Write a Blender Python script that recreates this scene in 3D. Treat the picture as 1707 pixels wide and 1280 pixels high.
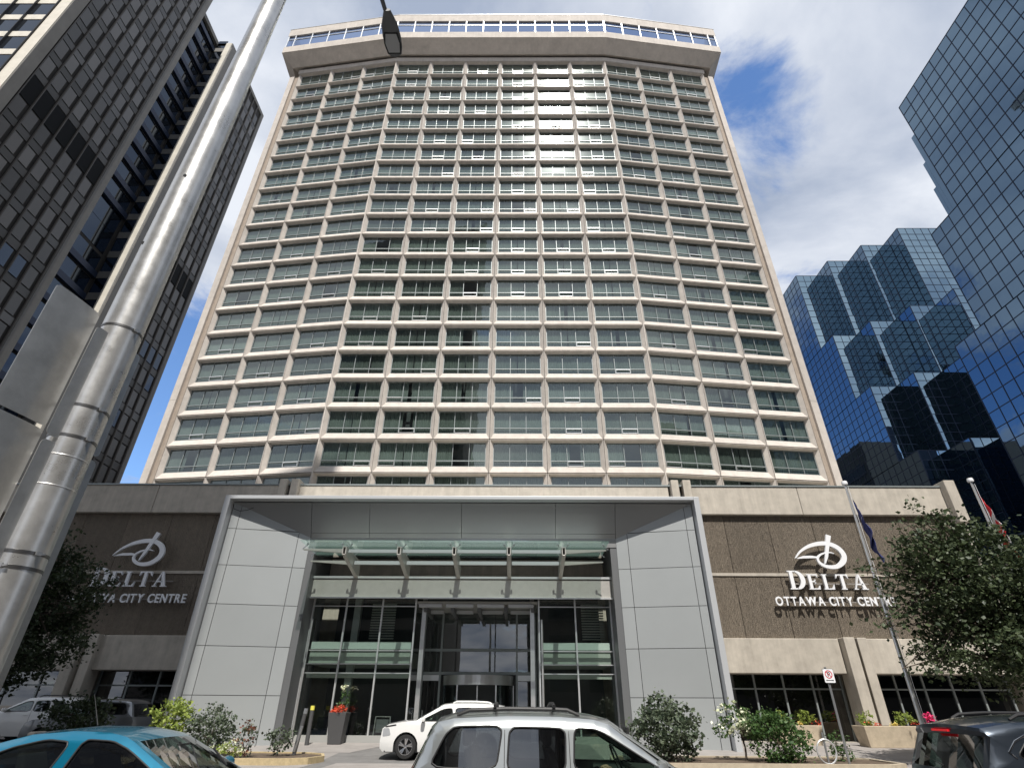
import bpy, bmesh, math, random
from mathutils import Vector, Matrix
from math import sin, cos, pi, radians as RAD
random.seed(7)
S = bpy.context.scene
for o in list(bpy.data.objects): bpy.data.objects.remove(o)
COL = S.collection

# ------------------------------------------------------------------ camera
PITCH, ROLL, YAW, FPX, ZC = 0.536344, -0.0056582, -0.0066948, 905.0, 1.75
def camvec(xr, yf, zr):
    c, s = cos(ROLL), sin(ROLL); x = xr*c+zr*s; zu = -xr*s+zr*c
    c, s = cos(PITCH), sin(PITCH); y = yf*c-zu*s; z = yf*s+zu*c
    c, s = cos(YAW), sin(YAW); return Vector((x*c+y*s, -x*s+y*c, z))
cd = bpy.data.cameras.new('camera'); cam = bpy.data.objects.new('camera', cd); COL.objects.link(cam)
cd.sensor_width = 36; cd.lens = FPX/1707*36; cd.clip_start = 0.05; cd.clip_end = 4000
rx, uy, fw = camvec(1, 0, 0), camvec(0, 0, 1), camvec(0, 1, 0)
M = Matrix((rx, uy, -fw)).transposed().to_4x4(); M.translation = (0, 0, ZC); cam.matrix_world = M
S.camera = cam

# ------------------------------------------------------------------ world, sun, exposure
SUN_EL, SUN_AZ = RAD(57.0), RAD(6.8)          # sun behind the camera, a little to the right
sund = Vector((sin(SUN_AZ)*cos(SUN_EL), -cos(SUN_AZ)*cos(SUN_EL), sin(SUN_EL)))
w = bpy.data.worlds.new('World'); S.world = w; w.use_nodes = True
nt = w.node_tree; nt.nodes.clear(); N = nt.nodes.new; LK = nt.links.new
out = N('ShaderNodeOutputWorld'); bg = N('ShaderNodeBackground'); bg.inputs[1].default_value = 1.0
sky = N('ShaderNodeTexSky'); sky.sky_type = 'NISHITA'; sky.sun_disc = False
sky.sun_elevation = SUN_EL; sky.sun_rotation = pi-SUN_AZ; sky.altitude = 80; sky.air_density = 1.0; sky.dust_density = 0.0; sky.ozone_density = 3.0
def wmath(op, a, b=None, c=None, clamp=False):
    n = N('ShaderNodeMath'); n.operation = op; n.use_clamp = clamp
    for i, q in enumerate((a, b, c)):
        if q is None: continue
        if isinstance(q, (int, float)): n.inputs[i].default_value = q
        else: LK(q, n.inputs[i])
    return n.outputs[0]
tc = N('ShaderNodeTexCoord'); sep = N('ShaderNodeSeparateXYZ'); LK(tc.outputs['Generated'], sep.inputs[0])
zc = wmath('MAXIMUM', wmath('ADD', sep.outputs[2], 0.18), 0.1)
comb = N('ShaderNodeCombineXYZ'); LK(wmath('DIVIDE', sep.outputs[0], zc), comb.inputs[0]); LK(wmath('DIVIDE', sep.outputs[1], zc), comb.inputs[1])
def wnoise(scale, detail, rough, off, dist=0.0):
    mp = N('ShaderNodeMapping'); LK(comb.outputs[0], mp.inputs[0]); mp.inputs['Location'].default_value = off
    n = N('ShaderNodeTexNoise'); n.inputs['Scale'].default_value = scale; n.inputs['Detail'].default_value = detail
    n.inputs['Roughness'].default_value = rough; n.inputs['Distortion'].default_value = dist; LK(mp.outputs[0], n.inputs['Vector']); return n.outputs['Fac']
big = wnoise(2.3, 12, 0.62, (3.1, 1.7, 0), 0.5)
fine = wnoise(2.6, 10, 0.55, (7.3, 4.1, 2.0), 0.25)
def gap(d, k):                                  # a break in the cloud around one direction of the sky
    v = N('ShaderNodeVectorMath'); v.operation = 'DOT_PRODUCT'; LK(tc.outputs['Generated'], v.inputs[0]); v.inputs[1].default_value = Vector(d).normalized()
    return wmath('SMOOTH_MAX', wmath('MULTIPLY_ADD', v.outputs['Value'], k, 1-k), 0.0, 0.3)
g1 = gap((0.362, 0.52, 0.78), 85.0); g2 = gap((-0.55, 0.75, 0.40), 26.0)
dens = wmath('SUBTRACT', wmath('ADD', big, 0.19), wmath('ADD', wmath('MULTIPLY', g1, 0.295), wmath('MULTIPLY', g2, 0.30)))
mr = N('ShaderNodeMapRange'); mr.interpolation_type = 'SMOOTHSTEP'; LK(dens, mr.inputs[0])
mr.inputs[1].default_value = 0.44; mr.inputs[2].default_value = 0.60
mask = mr.outputs[0]
cr = N('ShaderNodeValToRGB'); LK(fine, cr.inputs[0])
cr.color_ramp.elements[0].position = 0.34; cr.color_ramp.elements[0].color = (0.34, 0.40, 0.52, 1)
cr.color_ramp.elements[1].position = 0.63; cr.color_ramp.elements[1].color = (0.73, 0.765, 0.83, 1)
sk = N('ShaderNodeVectorMath'); sk.operation = 'MULTIPLY'; LK(sky.outputs[0], sk.inputs[0]); sk.inputs[1].default_value = (0.142, 0.165, 0.19)
mx = N('ShaderNodeMix'); mx.data_type = 'RGBA'; LK(mask, mx.inputs['Factor']); LK(sk.outputs[0], mx.inputs['A']); LK(cr.outputs[0], mx.inputs['B'])
LK(mx.outputs['Result'], bg.inputs[0]); LK(bg.outputs[0], out.inputs[0])
sl = bpy.data.lights.new('sun', 'SUN'); sl.energy = 5.0; sl.angle = RAD(0.53); sl.color = (1.0, 0.955, 0.89)
so = bpy.data.objects.new('sun', sl); COL.objects.link(so); so.rotation_euler = sund.to_track_quat('Z', 'Y').to_euler(); so.location = (0, 0, 120)
vs = S.view_settings; vs.view_transform = 'Standard'; vs.look = 'None'; vs.gamma = 1; vs.exposure = 0.22; vs.use_curve_mapping = False
S.render.engine = 'CYCLES'; S.cycles.max_bounces = 8; S.cycles.transparent_max_bounces = 16; S.cycles.glossy_bounces = 5

# ------------------------------------------------------------------ materials
MATS = {}
def srgb(r, g, b): return tuple(((c/255)/12.92 if c/255 <= 0.04045 else ((c/255+0.055)/1.055)**2.4) for c in (r, g, b))
def mat(name, col, rough=0.6, metal=0.0, var=0.0, vscale=2.0, bump=0.0, bscale=30.0, spec=0.5, streak=0.0, coat=0.0, col2=None, emit=0.0, sss=False):
    m = bpy.data.materials.new(name); m.use_nodes = True; t = m.node_tree; b = t.nodes['Principled BSDF']
    b.inputs['Base Color'].default_value = (*col, 1); b.inputs['Roughness'].default_value = rough; b.inputs['Metallic'].default_value = metal
    b.inputs['Specular IOR Level'].default_value = spec; b.inputs['Coat Weight'].default_value = coat; b.inputs['Coat Roughness'].default_value = 0.04
    if emit: b.inputs['Emission Color'].default_value = (*col, 1); b.inputs['Emission Strength'].default_value = emit
    n, l = t.nodes.new, t.links.new
    if var or streak or bump:
        tcn = n('ShaderNodeTexCoord'); src = tcn.outputs['Object']
        geo = n('ShaderNodeNewGeometry'); pos = geo.outputs['Position']
    if var or streak:
        noi = n('ShaderNodeTexNoise'); noi.inputs['Scale'].default_value = vscale; noi.inputs['Detail'].default_value = 7; noi.inputs['Roughness'].default_value = 0.62; l(pos, noi.inputs['Vector'])
        fac = noi.outputs['Fac']
        if streak:
            mp = n('ShaderNodeMapping'); mp.inputs['Scale'].default_value = (2.2, 2.2, 0.16); l(pos, mp.inputs[0])
            st = n('ShaderNodeTexNoise'); st.inputs['Scale'].default_value = 1.6; st.inputs['Detail'].default_value = 6; st.inputs['Roughness'].default_value = 0.7; l(mp.outputs[0], st.inputs['Vector'])
            mxx = n('ShaderNodeMix'); mxx.data_type = 'FLOAT'; mxx.inputs['Factor'].default_value = streak; l(fac, mxx.inputs['A']); l(st.outputs['Fac'], mxx.inputs['B']); fac = mxx.outputs['Result']
        rp = n('ShaderNodeValToRGB'); l(fac, rp.inputs[0]); v = max(var, streak*0.5)
        c2 = col2 or tuple(min(1, c*(1+v)) for c in col)
        rp.color_ramp.elements[0].position = 0.3; rp.color_ramp.elements[0].color = (*[c*(1-v) for c in col], 1)
        rp.color_ramp.elements[1].position = 0.7; rp.color_ramp.elements[1].color = (*c2, 1)
        l(rp.outputs[0], b.inputs['Base Color'])
    if bump:
        nb = n('ShaderNodeTexNoise'); nb.inputs['Scale'].default_value = bscale; nb.inputs['Detail'].default_value = 5; l(pos, nb.inputs['Vector'])
        bp = n('ShaderNodeBump'); bp.inputs['Strength'].default_value = bump; bp.inputs['Distance'].default_value = 0.02; l(nb.outputs['Fac'], bp.inputs['Height']); l(bp.outputs[0], b.inputs['Normal'])
    o_ = {'precast': .07, 'acm': .05, 'ribbed': .10, 'left_panel': .28, 'left_panel_b': .3, 'left_spandrel': .2, 'podium': .05}.get(name)
    if o_:               # every panel a slightly different tone
        oi = n('ShaderNodeObjectInfo'); mr_ = n('ShaderNodeMapRange'); mr_.inputs[3].default_value = 1-o_; mr_.inputs[4].default_value = 1+o_; l(oi.outputs['Random'], mr_.inputs[0])
        vm = n('ShaderNodeVectorMath'); vm.operation = 'SCALE'; l(mr_.outputs[0], vm.inputs['Scale']); lk = b.inputs['Base Color'].links
        if lk: l(lk[0].from_socket, vm.inputs[0])
        else: vm.inputs[0].default_value = col
        l(vm.outputs[0], b.inputs['Base Color'])
    MATS[name] = m; return m
def glass(name, tint, base=0.08, rough=0.0, rough2=None, ior=1.55, gcol=(1, 1, 1), wav=0.0, wscale=0.6):
    m = bpy.data.materials.new(name); m.use_nodes = True; t = m.node_tree; t.nodes.clear(); n, l = t.nodes.new, t.links.new
    o = n('ShaderNodeOutputMaterial'); tr = n('ShaderNodeBsdfTransparent'); tr.inputs[0].default_value = (*tint, 1)
    gl = n('ShaderNodeBsdfGlossy'); gl.inputs['Roughness'].default_value = rough; gl.inputs['Color'].default_value = (*gcol, 1); sh = gl.outputs[0]
    nrm = None
    if wav:
        geo = n('ShaderNodeNewGeometry'); nb = n('ShaderNodeTexNoise'); nb.inputs['Scale'].default_value = wscale; nb.inputs['Detail'].default_value = 2; l(geo.outputs['Position'], nb.inputs['Vector'])
        bp = n('ShaderNodeBump'); bp.inputs['Strength'].default_value = wav; bp.inputs['Distance'].default_value = 0.05; l(nb.outputs['Fac'], bp.inputs['Height']); nrm = bp.outputs[0]; l(nrm, gl.inputs['Normal'])
    if rough2:
        g2 = n('ShaderNodeBsdfGlossy'); g2.inputs['Roughness'].default_value = rough2; g2.inputs['Color'].default_value = (*gcol, 1)
        mm = n('ShaderNodeMixShader'); mm.inputs[0].default_value = 0.17; l(sh, mm.inputs[1]); l(g2.outputs[0], mm.inputs[2]); sh = mm.outputs[0]
    fr = n('ShaderNodeLayerWeight'); fr.inputs[0].default_value = 0.5; pw = n('ShaderNodeMath'); pw.operation = 'POWER'; pw.inputs[1].default_value = 4.2; l(fr.outputs['Facing'], pw.inputs[0])
    f0 = min(.95, 2*((ior-1)/(ior+1))**2+base)
    ma = n('ShaderNodeMath'); ma.operation = 'MULTIPLY_ADD'; ma.inputs[1].default_value = 1-f0; ma.inputs[2].default_value = f0; ma.use_clamp = True; l(pw.outputs[0], ma.inputs[0])
    mi = n('ShaderNodeMixShader'); l(ma.outputs[0], mi.inputs[0]); l(tr.outputs[0], mi.inputs[1]); l(sh, mi.inputs[2]); l(mi.outputs[0], o.inputs[0])
    MATS[name] = m; return m
mat('precast', (0.52, 0.475, 0.43), 0.88, var=0.16, vscale=1.6, bump=0.25, bscale=60, streak=0.3)
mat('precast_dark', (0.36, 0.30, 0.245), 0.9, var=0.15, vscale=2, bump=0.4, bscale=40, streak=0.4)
mat('podium', (0.45, 0.41, 0.35), 0.9, var=0.26, vscale=1.6, bump=0.35, bscale=45, streak=0.45)
mat('crown', (0.52, 0.475, 0.425), 0.85, var=0.12, vscale=0.8, bump=0.2, bscale=30, streak=0.4)
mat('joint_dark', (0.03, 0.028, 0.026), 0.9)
mat('alu_frame', (0.28, 0.31, 0.31), 0.45, 0.3)
mat('alu_bright', (0.72, 0.73, 0.73), 0.35, 0.6)
mat('dark_frame', (0.045, 0.045, 0.048), 0.45, 0.3)
mat('room', (0.22, 0.23, 0.24), 0.9)
mat('curtain', (0.46, 0.49, 0.46), 0.9, var=0.06, vscale=3)
mat('curtain_b', (0.38, 0.41, 0.38), 0.9, var=0.08, vscale=3)
mat('curtain_c', (0.54, 0.57, 0.55), 0.9, var=0.05, vscale=3)
mat('curtain_d', (0.30, 0.32, 0.30), 0.9, var=0.08, vscale=3)
mat('curtain_white', (0.80, 0.82, 0.80), 0.9)
glass('tower_glass', (0.47, 0.53, 0.51), 0.065, 0.012, 0.12, 1.5, (0.93, 1.0, 0.98), wav=0.06, wscale=0.9)
glass('crown_glass', (0.12, 0.17, 0.27), 0.32, 0.01, None, 1.6, (0.62, 0.74, 1.0), wav=0.05)
glass('lobby_glass', (0.72, 0.80, 0.76), 0.08, 0.0, None, 1.5, (1, 1, 1), wav=0.02)
glass('canopy_glass', (0.90, 0.965, 0.945), 0.09, 0.02, None, 1.5, (1, 1, 1))
_t = MATS['canopy_glass'].node_tree; _o = [q for q in _t.nodes if q.type == 'OUTPUT_MATERIAL'][0]; _src = _o.inputs[0].links[0].from_socket      # faint green translucent share makes the sheet show
_d = _t.nodes.new('ShaderNodeBsdfTranslucent'); _d.inputs[0].default_value = (0.42, 0.62, 0.56, 1); _m = _t.nodes.new('ShaderNodeMixShader'); _m.inputs[0].default_value = 0.07
_t.links.new(_src, _m.inputs[1]); _t.links.new(_d.outputs[0], _m.inputs[2]); _t.links.new(_m.outputs[0], _o.inputs[0])
glass('dark_glass', (0.16, 0.18, 0.19), 0.06, 0.01, None, 1.5)
glass('car_glass_dark', (0.20, 0.22, 0.23), 0.07, 0.0, None, 1.5)
glass('car_glass_green', (0.50, 0.62, 0.55), 0.05, 0.0, None, 1.45)
mat('acm', (0.37, 0.39, 0.395), 0.40, 0.25, var=0.03, vscale=0.5, bump=0.02, bscale=0.7)
mat('acm_white', (0.50, 0.515, 0.53), 0.4, 0.2)
mat('soffit', (0.34, 0.345, 0.345), 0.28, 0.4)
mat('steel', (0.50, 0.485, 0.45), 0.36, 0.35, var=0.06, vscale=3)
mat('brushed', (0.70, 0.70, 0.69), 0.30, 0.75, var=0.05, vscale=6)
mat('white_paint', (0.80, 0.80, 0.78), 0.5)
mat('sign_white', (0.82, 0.83, 0.85), 0.45)
mat('sign_edge', (0.24, 0.22, 0.20), 0.6)
# ribbed exposed-aggregate panels
m = mat('ribbed', (0.21, 0.175, 0.135), 0.95, var=0.2, vscale=5, streak=0.45)
t = m.node_tree; n, l = t.nodes.new, t.links.new; geo = n('ShaderNodeNewGeometry')
mp = n('ShaderNodeMapping'); mp.inputs['Scale'].default_value = (1, 1, 0.12); l(geo.outputs['Position'], mp.inputs[0])
wv = n('ShaderNodeTexWave'); wv.bands_direction = 'X'; wv.inputs['Scale'].default_value = 3.6; wv.inputs['Distortion'].default_value = 5; wv.inputs['Detail'].default_value = 4; wv.inputs['Detail Scale'].default_value = 7; l(mp.outputs[0], wv.inputs['Vector'])
nz = n('ShaderNodeTexNoise'); nz.inputs['Scale'].default_value = 26; nz.inputs['Detail'].default_value = 4; l(geo.outputs['Position'], nz.inputs['Vector'])
ad = n('ShaderNodeMath'); ad.operation = 'ADD'; l(wv.outputs['Fac'], ad.inputs[0]); l(nz.outputs['Fac'], ad.inputs[1])
bp = n('ShaderNodeBump'); bp.inputs['Strength'].default_value = 1.0; bp.inputs['Distance'].default_value = 0.05; l(ad.outputs[0], bp.inputs['Height']); l(bp.outputs[0], t.nodes['Principled BSDF'].inputs['Normal'])
# spun aluminium of the lamp post: long vertical grain, scuffs
m = mat('post_alu', (0.56, 0.56, 0.55), 0.30, 0.72)
t = m.node_tree; n, l = t.nodes.new, t.links.new; tcn = n('ShaderNodeTexCoord'); b = t.nodes['Principled BSDF']
mp = n('ShaderNodeMapping'); mp.inputs['Scale'].default_value = (60, 60, 1.2); l(tcn.outputs['Object'], mp.inputs[0])
nz = n('ShaderNodeTexNoise'); nz.inputs['Scale'].default_value = 1.0; nz.inputs['Detail'].default_value = 6; l(mp.outputs[0], nz.inputs['Vector'])
n2 = n('ShaderNodeTexNoise'); n2.inputs['Scale'].default_value = 5; n2.inputs['Detail'].default_value = 8; n2.inputs['Roughness'].default_value = 0.7; l(tcn.outputs['Object'], n2.inputs['Vector'])
rp = n('ShaderNodeMapRange'); rp.inputs[1].default_value = 0.3; rp.inputs[2].default_value = 0.75; rp.inputs[3].default_value = 0.25; rp.inputs[4].default_value = 0.37; l(n2.outputs['Fac'], rp.inputs[0]); l(rp.outputs[0], b.inputs['Roughness'])
cc = n('ShaderNodeValToRGB'); l(n2.outputs['Fac'], cc.inputs[0]); cc.color_ramp.elements[0].position = .34; cc.color_ramp.elements[0].color = (.47, .465, .45, 1); cc.color_ramp.elements[1].position = .6; cc.color_ramp.elements[1].color = (.60, .60, .59, 1); l(cc.outputs[0], b.inputs['Base Color'])
bp = n('ShaderNodeBump'); bp.inputs['Strength'].default_value = 0.012; bp.inputs['Distance'].default_value = 0.002; l(nz.outputs['Fac'], bp.inputs['Height']); l(bp.outputs[0], b.inputs['Normal'])
mat('plate_alu', (0.55, 0.545, 0.53), 0.34, 0.8, var=0.14, vscale=9)
mat('strap', (0.16, 0.16, 0.16), 0.35, 0.9)
mat('lamp_grey', (0.14, 0.145, 0.15), 0.5, 0.2)
mat('lamp_lens', (0.42, 0.43, 0.44), 0.25)
# mirror glass towers
def mirror(name, col, rough, wav):
    m = mat(name, col, rough, 1.0); t = m.node_tree; n, l = t.nodes.new, t.links.new
    geo = n('ShaderNodeNewGeometry'); nb = n('ShaderNodeTexNoise'); nb.inputs['Scale'].default_value = 0.55; nb.inputs['Detail'].default_value = 2; l(geo.outputs['Position'], nb.inputs['Vector'])
    bp = n('ShaderNodeBump'); bp.inputs['Strength'].default_value = wav; bp.inputs['Distance'].default_value = 0.06; l(nb.outputs['Fac'], bp.inputs['Height']); l(bp.outputs[0], t.nodes['Principled BSDF'].inputs['Normal'])
mirror('mirror_blue', (0.125, 0.185, 0.25), 0.02, 0.10)
mirror('mirror_blue_lit', (0.29, 0.40, 0.47), 0.02, 0.10)  # same blue glass, paler: sky reflection on front faces put into the colour
mat('mullion_blue', (0.012, 0.022, 0.05), 0.4, 0.4)
mat('mullion_pale', (0.30, 0.40, 0.47), 0.35, 0.7)
# grey tower on the left
mat('fin_dark', (0.02, 0.02, 0.022), 0.4, 0.4)
mat('left_white', (0.62, 0.585, 0.51), 0.8, var=0.08, vscale=1.0, streak=0.3)
mat('left_pilaster', (0.15, 0.147, 0.138), 0.8, var=0.1, vscale=0.7, streak=0.3)
mat('left_panel', (0.11, 0.105, 0.098), 0.38, 0.1, var=0.10, vscale=0.12)
mat('left_panel_b', (0.072, 0.070, 0.066), 0.36, 0.1, var=0.10, vscale=0.12)
mat('left_spandrel', (0.06, 0.058, 0.054), 0.5, 0.1)
mat('left_glass', (0.045, 0.06, 0.085), 0.03, 0.9)
mat('left_vent', (0.008, 0.009, 0.010), 0.75, spec=0.15)
# ground, plants
mat('asphalt', (0.055, 0.055, 0.057), 0.9, var=0.25, vscale=3, bump=0.5, bscale=90)
mat('paving', (0.27, 0.25, 0.235), 0.85, var=0.15, vscale=1.5, bump=0.2, bscale=40)
mat('drive', (0.16, 0.155, 0.15), 0.85, var=0.2, vscale=2, bump=0.3, bscale=60)
mat('kerb', (0.42, 0.36, 0.27), 0.9, var=0.15, vscale=5)
mat('kerb_yellow', (0.44, 0.35, 0.20), 0.8, var=0.2, vscale=8)
mat('soil', (0.10, 0.072, 0.05), 1.0, var=0.4, vscale=6, bump=1.0, bscale=20)
mat('bark', (0.09, 0.07, 0.055), 0.95, var=0.3, vscale=8, bump=0.8, bscale=25)
def leafmat(name, a, b_, tr=0.25):
    m = bpy.data.materials.new(name); m.use_nodes = True; t = m.node_tree; t.nodes.clear(); n, l = t.nodes.new, t.links.new
    o = n('ShaderNodeOutputMaterial'); p = n('ShaderNodeBsdfPrincipled'); p.inputs['Roughness'].default_value = 0.5; p.inputs['Specular IOR Level'].default_value = 0.35
    g = n('ShaderNodeNewGeometry'); rp = n('ShaderNodeValToRGB'); l(g.outputs['Random Per Island'], rp.inputs[0]); rp.color_ramp.elements[0].color = (*a, 1); rp.color_ramp.elements[1].color = (*b_, 1)
    l(rp.outputs[0], p.inputs['Base Color']); tl = n('ShaderNodeBsdfTranslucent'); l(rp.outputs[0], tl.inputs[0])
    mi = n('ShaderNodeMixShader'); mi.inputs[0].default_value = tr; l(p.outputs[0], mi.inputs[1]); l(tl.outputs[0], mi.inputs[2]); l(mi.outputs[0], o.inputs[0]); MATS[name] = m
leafmat('leaf_tree', (0.022, 0.038, 0.016), (0.085, 0.11, 0.05), 0.2)
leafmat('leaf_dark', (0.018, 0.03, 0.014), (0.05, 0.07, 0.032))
leafmat('leaf_lime', (0.17, 0.24, 0.045), (0.38, 0.45, 0.11), 0.35)
leafmat('leaf_grey', (0.05, 0.075, 0.045), (0.14, 0.17, 0.11))
leafmat('leaf_mid', (0.03, 0.075, 0.02), (0.10, 0.17, 0.05))
leafmat('leaf_red', (0.16, 0.05, 0.03), (0.26, 0.11, 0.07))
leafmat('petal_white', (0.62, 0.66, 0.42), (0.85, 0.86, 0.68), 0.2)
leafmat('petal_red', (0.55, 0.05, 0.02), (0.85, 0.16, 0.08), 0.2)
leafmat('petal_pink', (0.75, 0.03, 0.16), (0.85, 0.08, 0.25), 0.2)
leafmat('petal_yellow', (0.7, 0.55, 0.1), (0.85, 0.7, 0.3), 0.2)
# paints, rubber etc.
def paint(name, col, metal=0.5, rough=0.3): mat(name, col, rough, metal, coat=1.0)
paint('paint_teal', (0.0, 0.16, 0.27), 0.55, 0.32); paint('paint_silver', (0.38, 0.40, 0.40), 0.7, 0.30)
paint('paint_navy', (0.035, 0.045, 0.06), 0.6, 0.3); paint('paint_white', (0.78, 0.78, 0.76), 0.0, 0.35); paint('paint_grey', (0.22, 0.23, 0.24), 0.6, 0.3)
mat('trim_black', (0.015, 0.015, 0.016), 0.5); mat('rubber', (0.018, 0.018, 0.018), 0.85); mat('rim', (0.55, 0.55, 0.56), 0.25, 0.95); mat('interior', (0.045, 0.044, 0.042), 0.85)
mat('lamp_red', (0.14, 0.006, 0.008), 0.2, coat=1.0); mat('brake_lit', (0.55, 0.01, 0.015), 0.3, emit=0.5); mat('lamp_clear', (0.6, 0.62, 0.64), 0.1, 0.4, coat=1.0); mat('chrome', (0.75, 0.75, 0.76), 0.1, 1.0)
mat('skin', (0.48, 0.29, 0.20), 0.55); mat('cloth_dark', (0.03, 0.035, 0.04), 0.9); mat('hair', (0.03, 0.02, 0.015), 0.7)
mat('planter_dark', (0.07, 0.07, 0.072), 0.6); mat('planter_stone', (0.50, 0.42, 0.31), 0.9, var=0.15, vscale=4, bump=0.3)
mat('yellow', (0.72, 0.66, 0.10), 0.5); mat('flag_blue', (0.035, 0.045, 0.16), 0.8); mat('flag_red', (0.62, 0.02, 0.03), 0.8); mat('flag_white', (0.75, 0.75, 0.75), 0.8)
mat('sign_red', (0.55, 0.02, 0.04), 0.5); mat('sign_black', (0.01, 0.01, 0.01), 0.5); mat('galv', (0.42, 0.43, 0.44), 0.4, 0.8)
mat('lobby_wall', (0.34, 0.34, 0.325), 0.7); mat('lobby_dark', (0.07, 0.073, 0.075), 0.6); mat('lobby_pale', (0.55, 0.56, 0.52), 0.8); mat('sofa', (0.03, 0.035, 0.07), 0.9)
mat('back_stone', (0.10, 0.095, 0.09), 0.8, var=0.1); mat('back_glass', (0.03, 0.035, 0.045), 0.05, 0.6)

# ------------------------------------------------------------------ helpers
ORG = {}
class MB:
    def __init__(s): s.v = []; s.f = []; s.m = []; s.mi = 0
    def face(s, pts):
        i = len(s.v); s.v += [Vector(p) for p in pts]; s.f.append(tuple(range(i, i+len(pts)))); s.m.append(s.mi)
    def hexa(s, p):                      # 8 corners: bottom 4 ccw, top 4 ccw
        i = len(s.v); s.v += [Vector(q) for q in p]
        for f in ((3, 2, 1, 0), (4, 5, 6, 7), (0, 1, 5, 4), (1, 2, 6, 5), (2, 3, 7, 6), (3, 0, 4, 7)): s.f.append(tuple(i+k for k in f)); s.m.append(s.mi)
        return s
    def box(s, x0, x1, y0, y1, z0, z1): return s.hexa(((x0, y0, z0), (x1, y0, z0), (x1, y1, z0), (x0, y1, z0), (x0, y0, z1), (x1, y0, z1), (x1, y1, z1), (x0, y1, z1)))
    def prism(s, poly, f):               # poly list of 2D, f(p,t) -> 3D for t in 0,1
        a = [f(p, 0) for p in poly]; b = [f(p, 1) for p in poly]; n = len(poly); i = len(s.v); s.v += [Vector(q) for q in a+b]
        s.f.append(tuple(i+k for k in range(n-1, -1, -1))); s.f.append(tuple(i+n+k for k in range(n))); s.m += [s.mi]*(n+2)
        for k in range(n): s.f.append((i+k, i+(k+1) % n, i+n+(k+1) % n, i+n+k))
        return s
    def xz(s, poly, y0, y1): return s.prism(poly, lambda p, t: (p[0], y0 if not t else y1, p[1]))
    def plan(s, poly, z0, z1): return s.prism(poly, lambda p, t: (p[0], p[1], z1 if t else z0))
    def bar(s, a, b, wd, ht, up=(0, 0, 1)):   # beam of width wd, height ht, centred on a-b
        a, b = Vector(a), Vector(b); d = (b-a).normalized(); u = Vector(up); sd = d.cross(u)
        if sd.length < 1e-4: sd = d.cross(Vector((0, 1, 0)))
        sd.normalize(); u = sd.cross(d); q = []
        for c in (a, b):
            for sx, sy in ((-1, -1), (1, -1), (1, 1), (-1, 1)): q.append(c+sd*(sx*wd/2)+u*(sy*ht/2))
        return s.hexa(q)
    def tube(s, pts, rad, n=12, cap=True):
        pts = [Vector(p) for p in pts]; rs = rad if isinstance(rad, (list, tuple)) else [rad]*len(pts); i0 = len(s.v); ref = None
        for k, p in enumerate(pts):
            d = (pts[min(k+1, len(pts)-1)]-pts[max(k-1, 0)]).normalized()
            if ref is None: ref = d.orthogonal().normalized()
            ref = (ref-d*ref.dot(d)).normalized(); b = d.cross(ref)
            s.v += [p+(ref*cos(2*pi*j/n)+b*sin(2*pi*j/n))*rs[k] for j in range(n)]
        for k in range(len(pts)-1):
            for j in range(n):
                a = i0+k*n+j; b2 = i0+k*n+(j+1) % n; s.f.append((a, b2, b2+n, a+n)); s.m.append(s.mi)
        if cap:
            s.f.append(tuple(i0+j for j in range(n-1, -1, -1))); s.f.append(tuple(i0+(len(pts)-1)*n+j for j in range(n))); s.m += [s.mi]*2
        return s
    def lathe(s, prof, c=(0, 0, 0), axis='z', n=24):
        i0 = len(s.v)
        for r, h in prof:
            for j in range(n):
                a = 2*pi*j/n; p = (r*cos(a), r*sin(a), h) if axis == 'z' else (r*cos(a), h, r*sin(a)); s.v.append(Vector(p)+Vector(c))
        for k in range(len(prof)-1):
            for j in range(n):
                a = i0+k*n+j; b = i0+k*n+(j+1) % n; s.f.append((a, b, b+n, a+n)); s.m.append(s.mi)
        return s
    def mesh(s, name, mats, org=(0, 0, 0), smooth=False):
        me = bpy.data.meshes.new(name); o = Vector(org); me.from_pydata([tuple(v-o) for v in s.v], [], s.f)
        for mm in (mats if isinstance(mats, (list, tuple)) else [mats]): me.materials.append(MATS[mm])
        if any(s.m): me.polygons.foreach_set('material_index', s.m)
        if smooth:
            me.polygons.foreach_set('use_smooth', [True]*len(me.polygons))
            if smooth != 'all': me.set_sharp_from_angle(angle=RAD(38))
        me.update(); return me
    def build(s, name, mats, parent=None, smooth=False, bevel=0.0):
        me = s.mesh(name, mats, ORG.get(parent.name, (0, 0, 0)) if parent else (0, 0, 0), smooth)
        o = bpy.data.objects.new(name, me); COL.objects.link(o); o.parent = parent
        if parent: ORG[o.name] = ORG.get(parent.name, (0, 0, 0))
        if bevel:
            md = o.modifiers.new('bevel', 'BEVEL'); md.width = bevel; md.segments = 2; md.limit_method = 'ANGLE'; md.angle_limit = RAD(40)
        return o
def inst(name, me, parent, loc=(0, 0, 0), rot=(0, 0, 0), sc=(1, 1, 1)):
    o = bpy.data.objects.new(name, me); COL.objects.link(o); o.parent = parent
    o.location = Vector(loc)-Vector(ORG.get(parent.name, (0, 0, 0))) if parent else loc
    o.rotation_euler = rot; o.scale = sc; return o
def thing(name, label, cat, base=(0, 0, 0), group=None):
    o = bpy.data.objects.new(name, None); COL.objects.link(o); o.empty_display_size = 0.3; o.location = base; ORG[o.name] = base
    o['label'] = label; o['category'] = cat
    if group: o['group'] = group
    return o
def tag(o, label, cat, group=None):
    o['label'] = label; o['category'] = cat
    if group: o['group'] = group
    return o
def struct(o): o['kind'] = 'structure'; return o
def stuff(o): o['kind'] = 'stuff'; return o
def U(a, b): return random.uniform(a, b)

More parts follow.
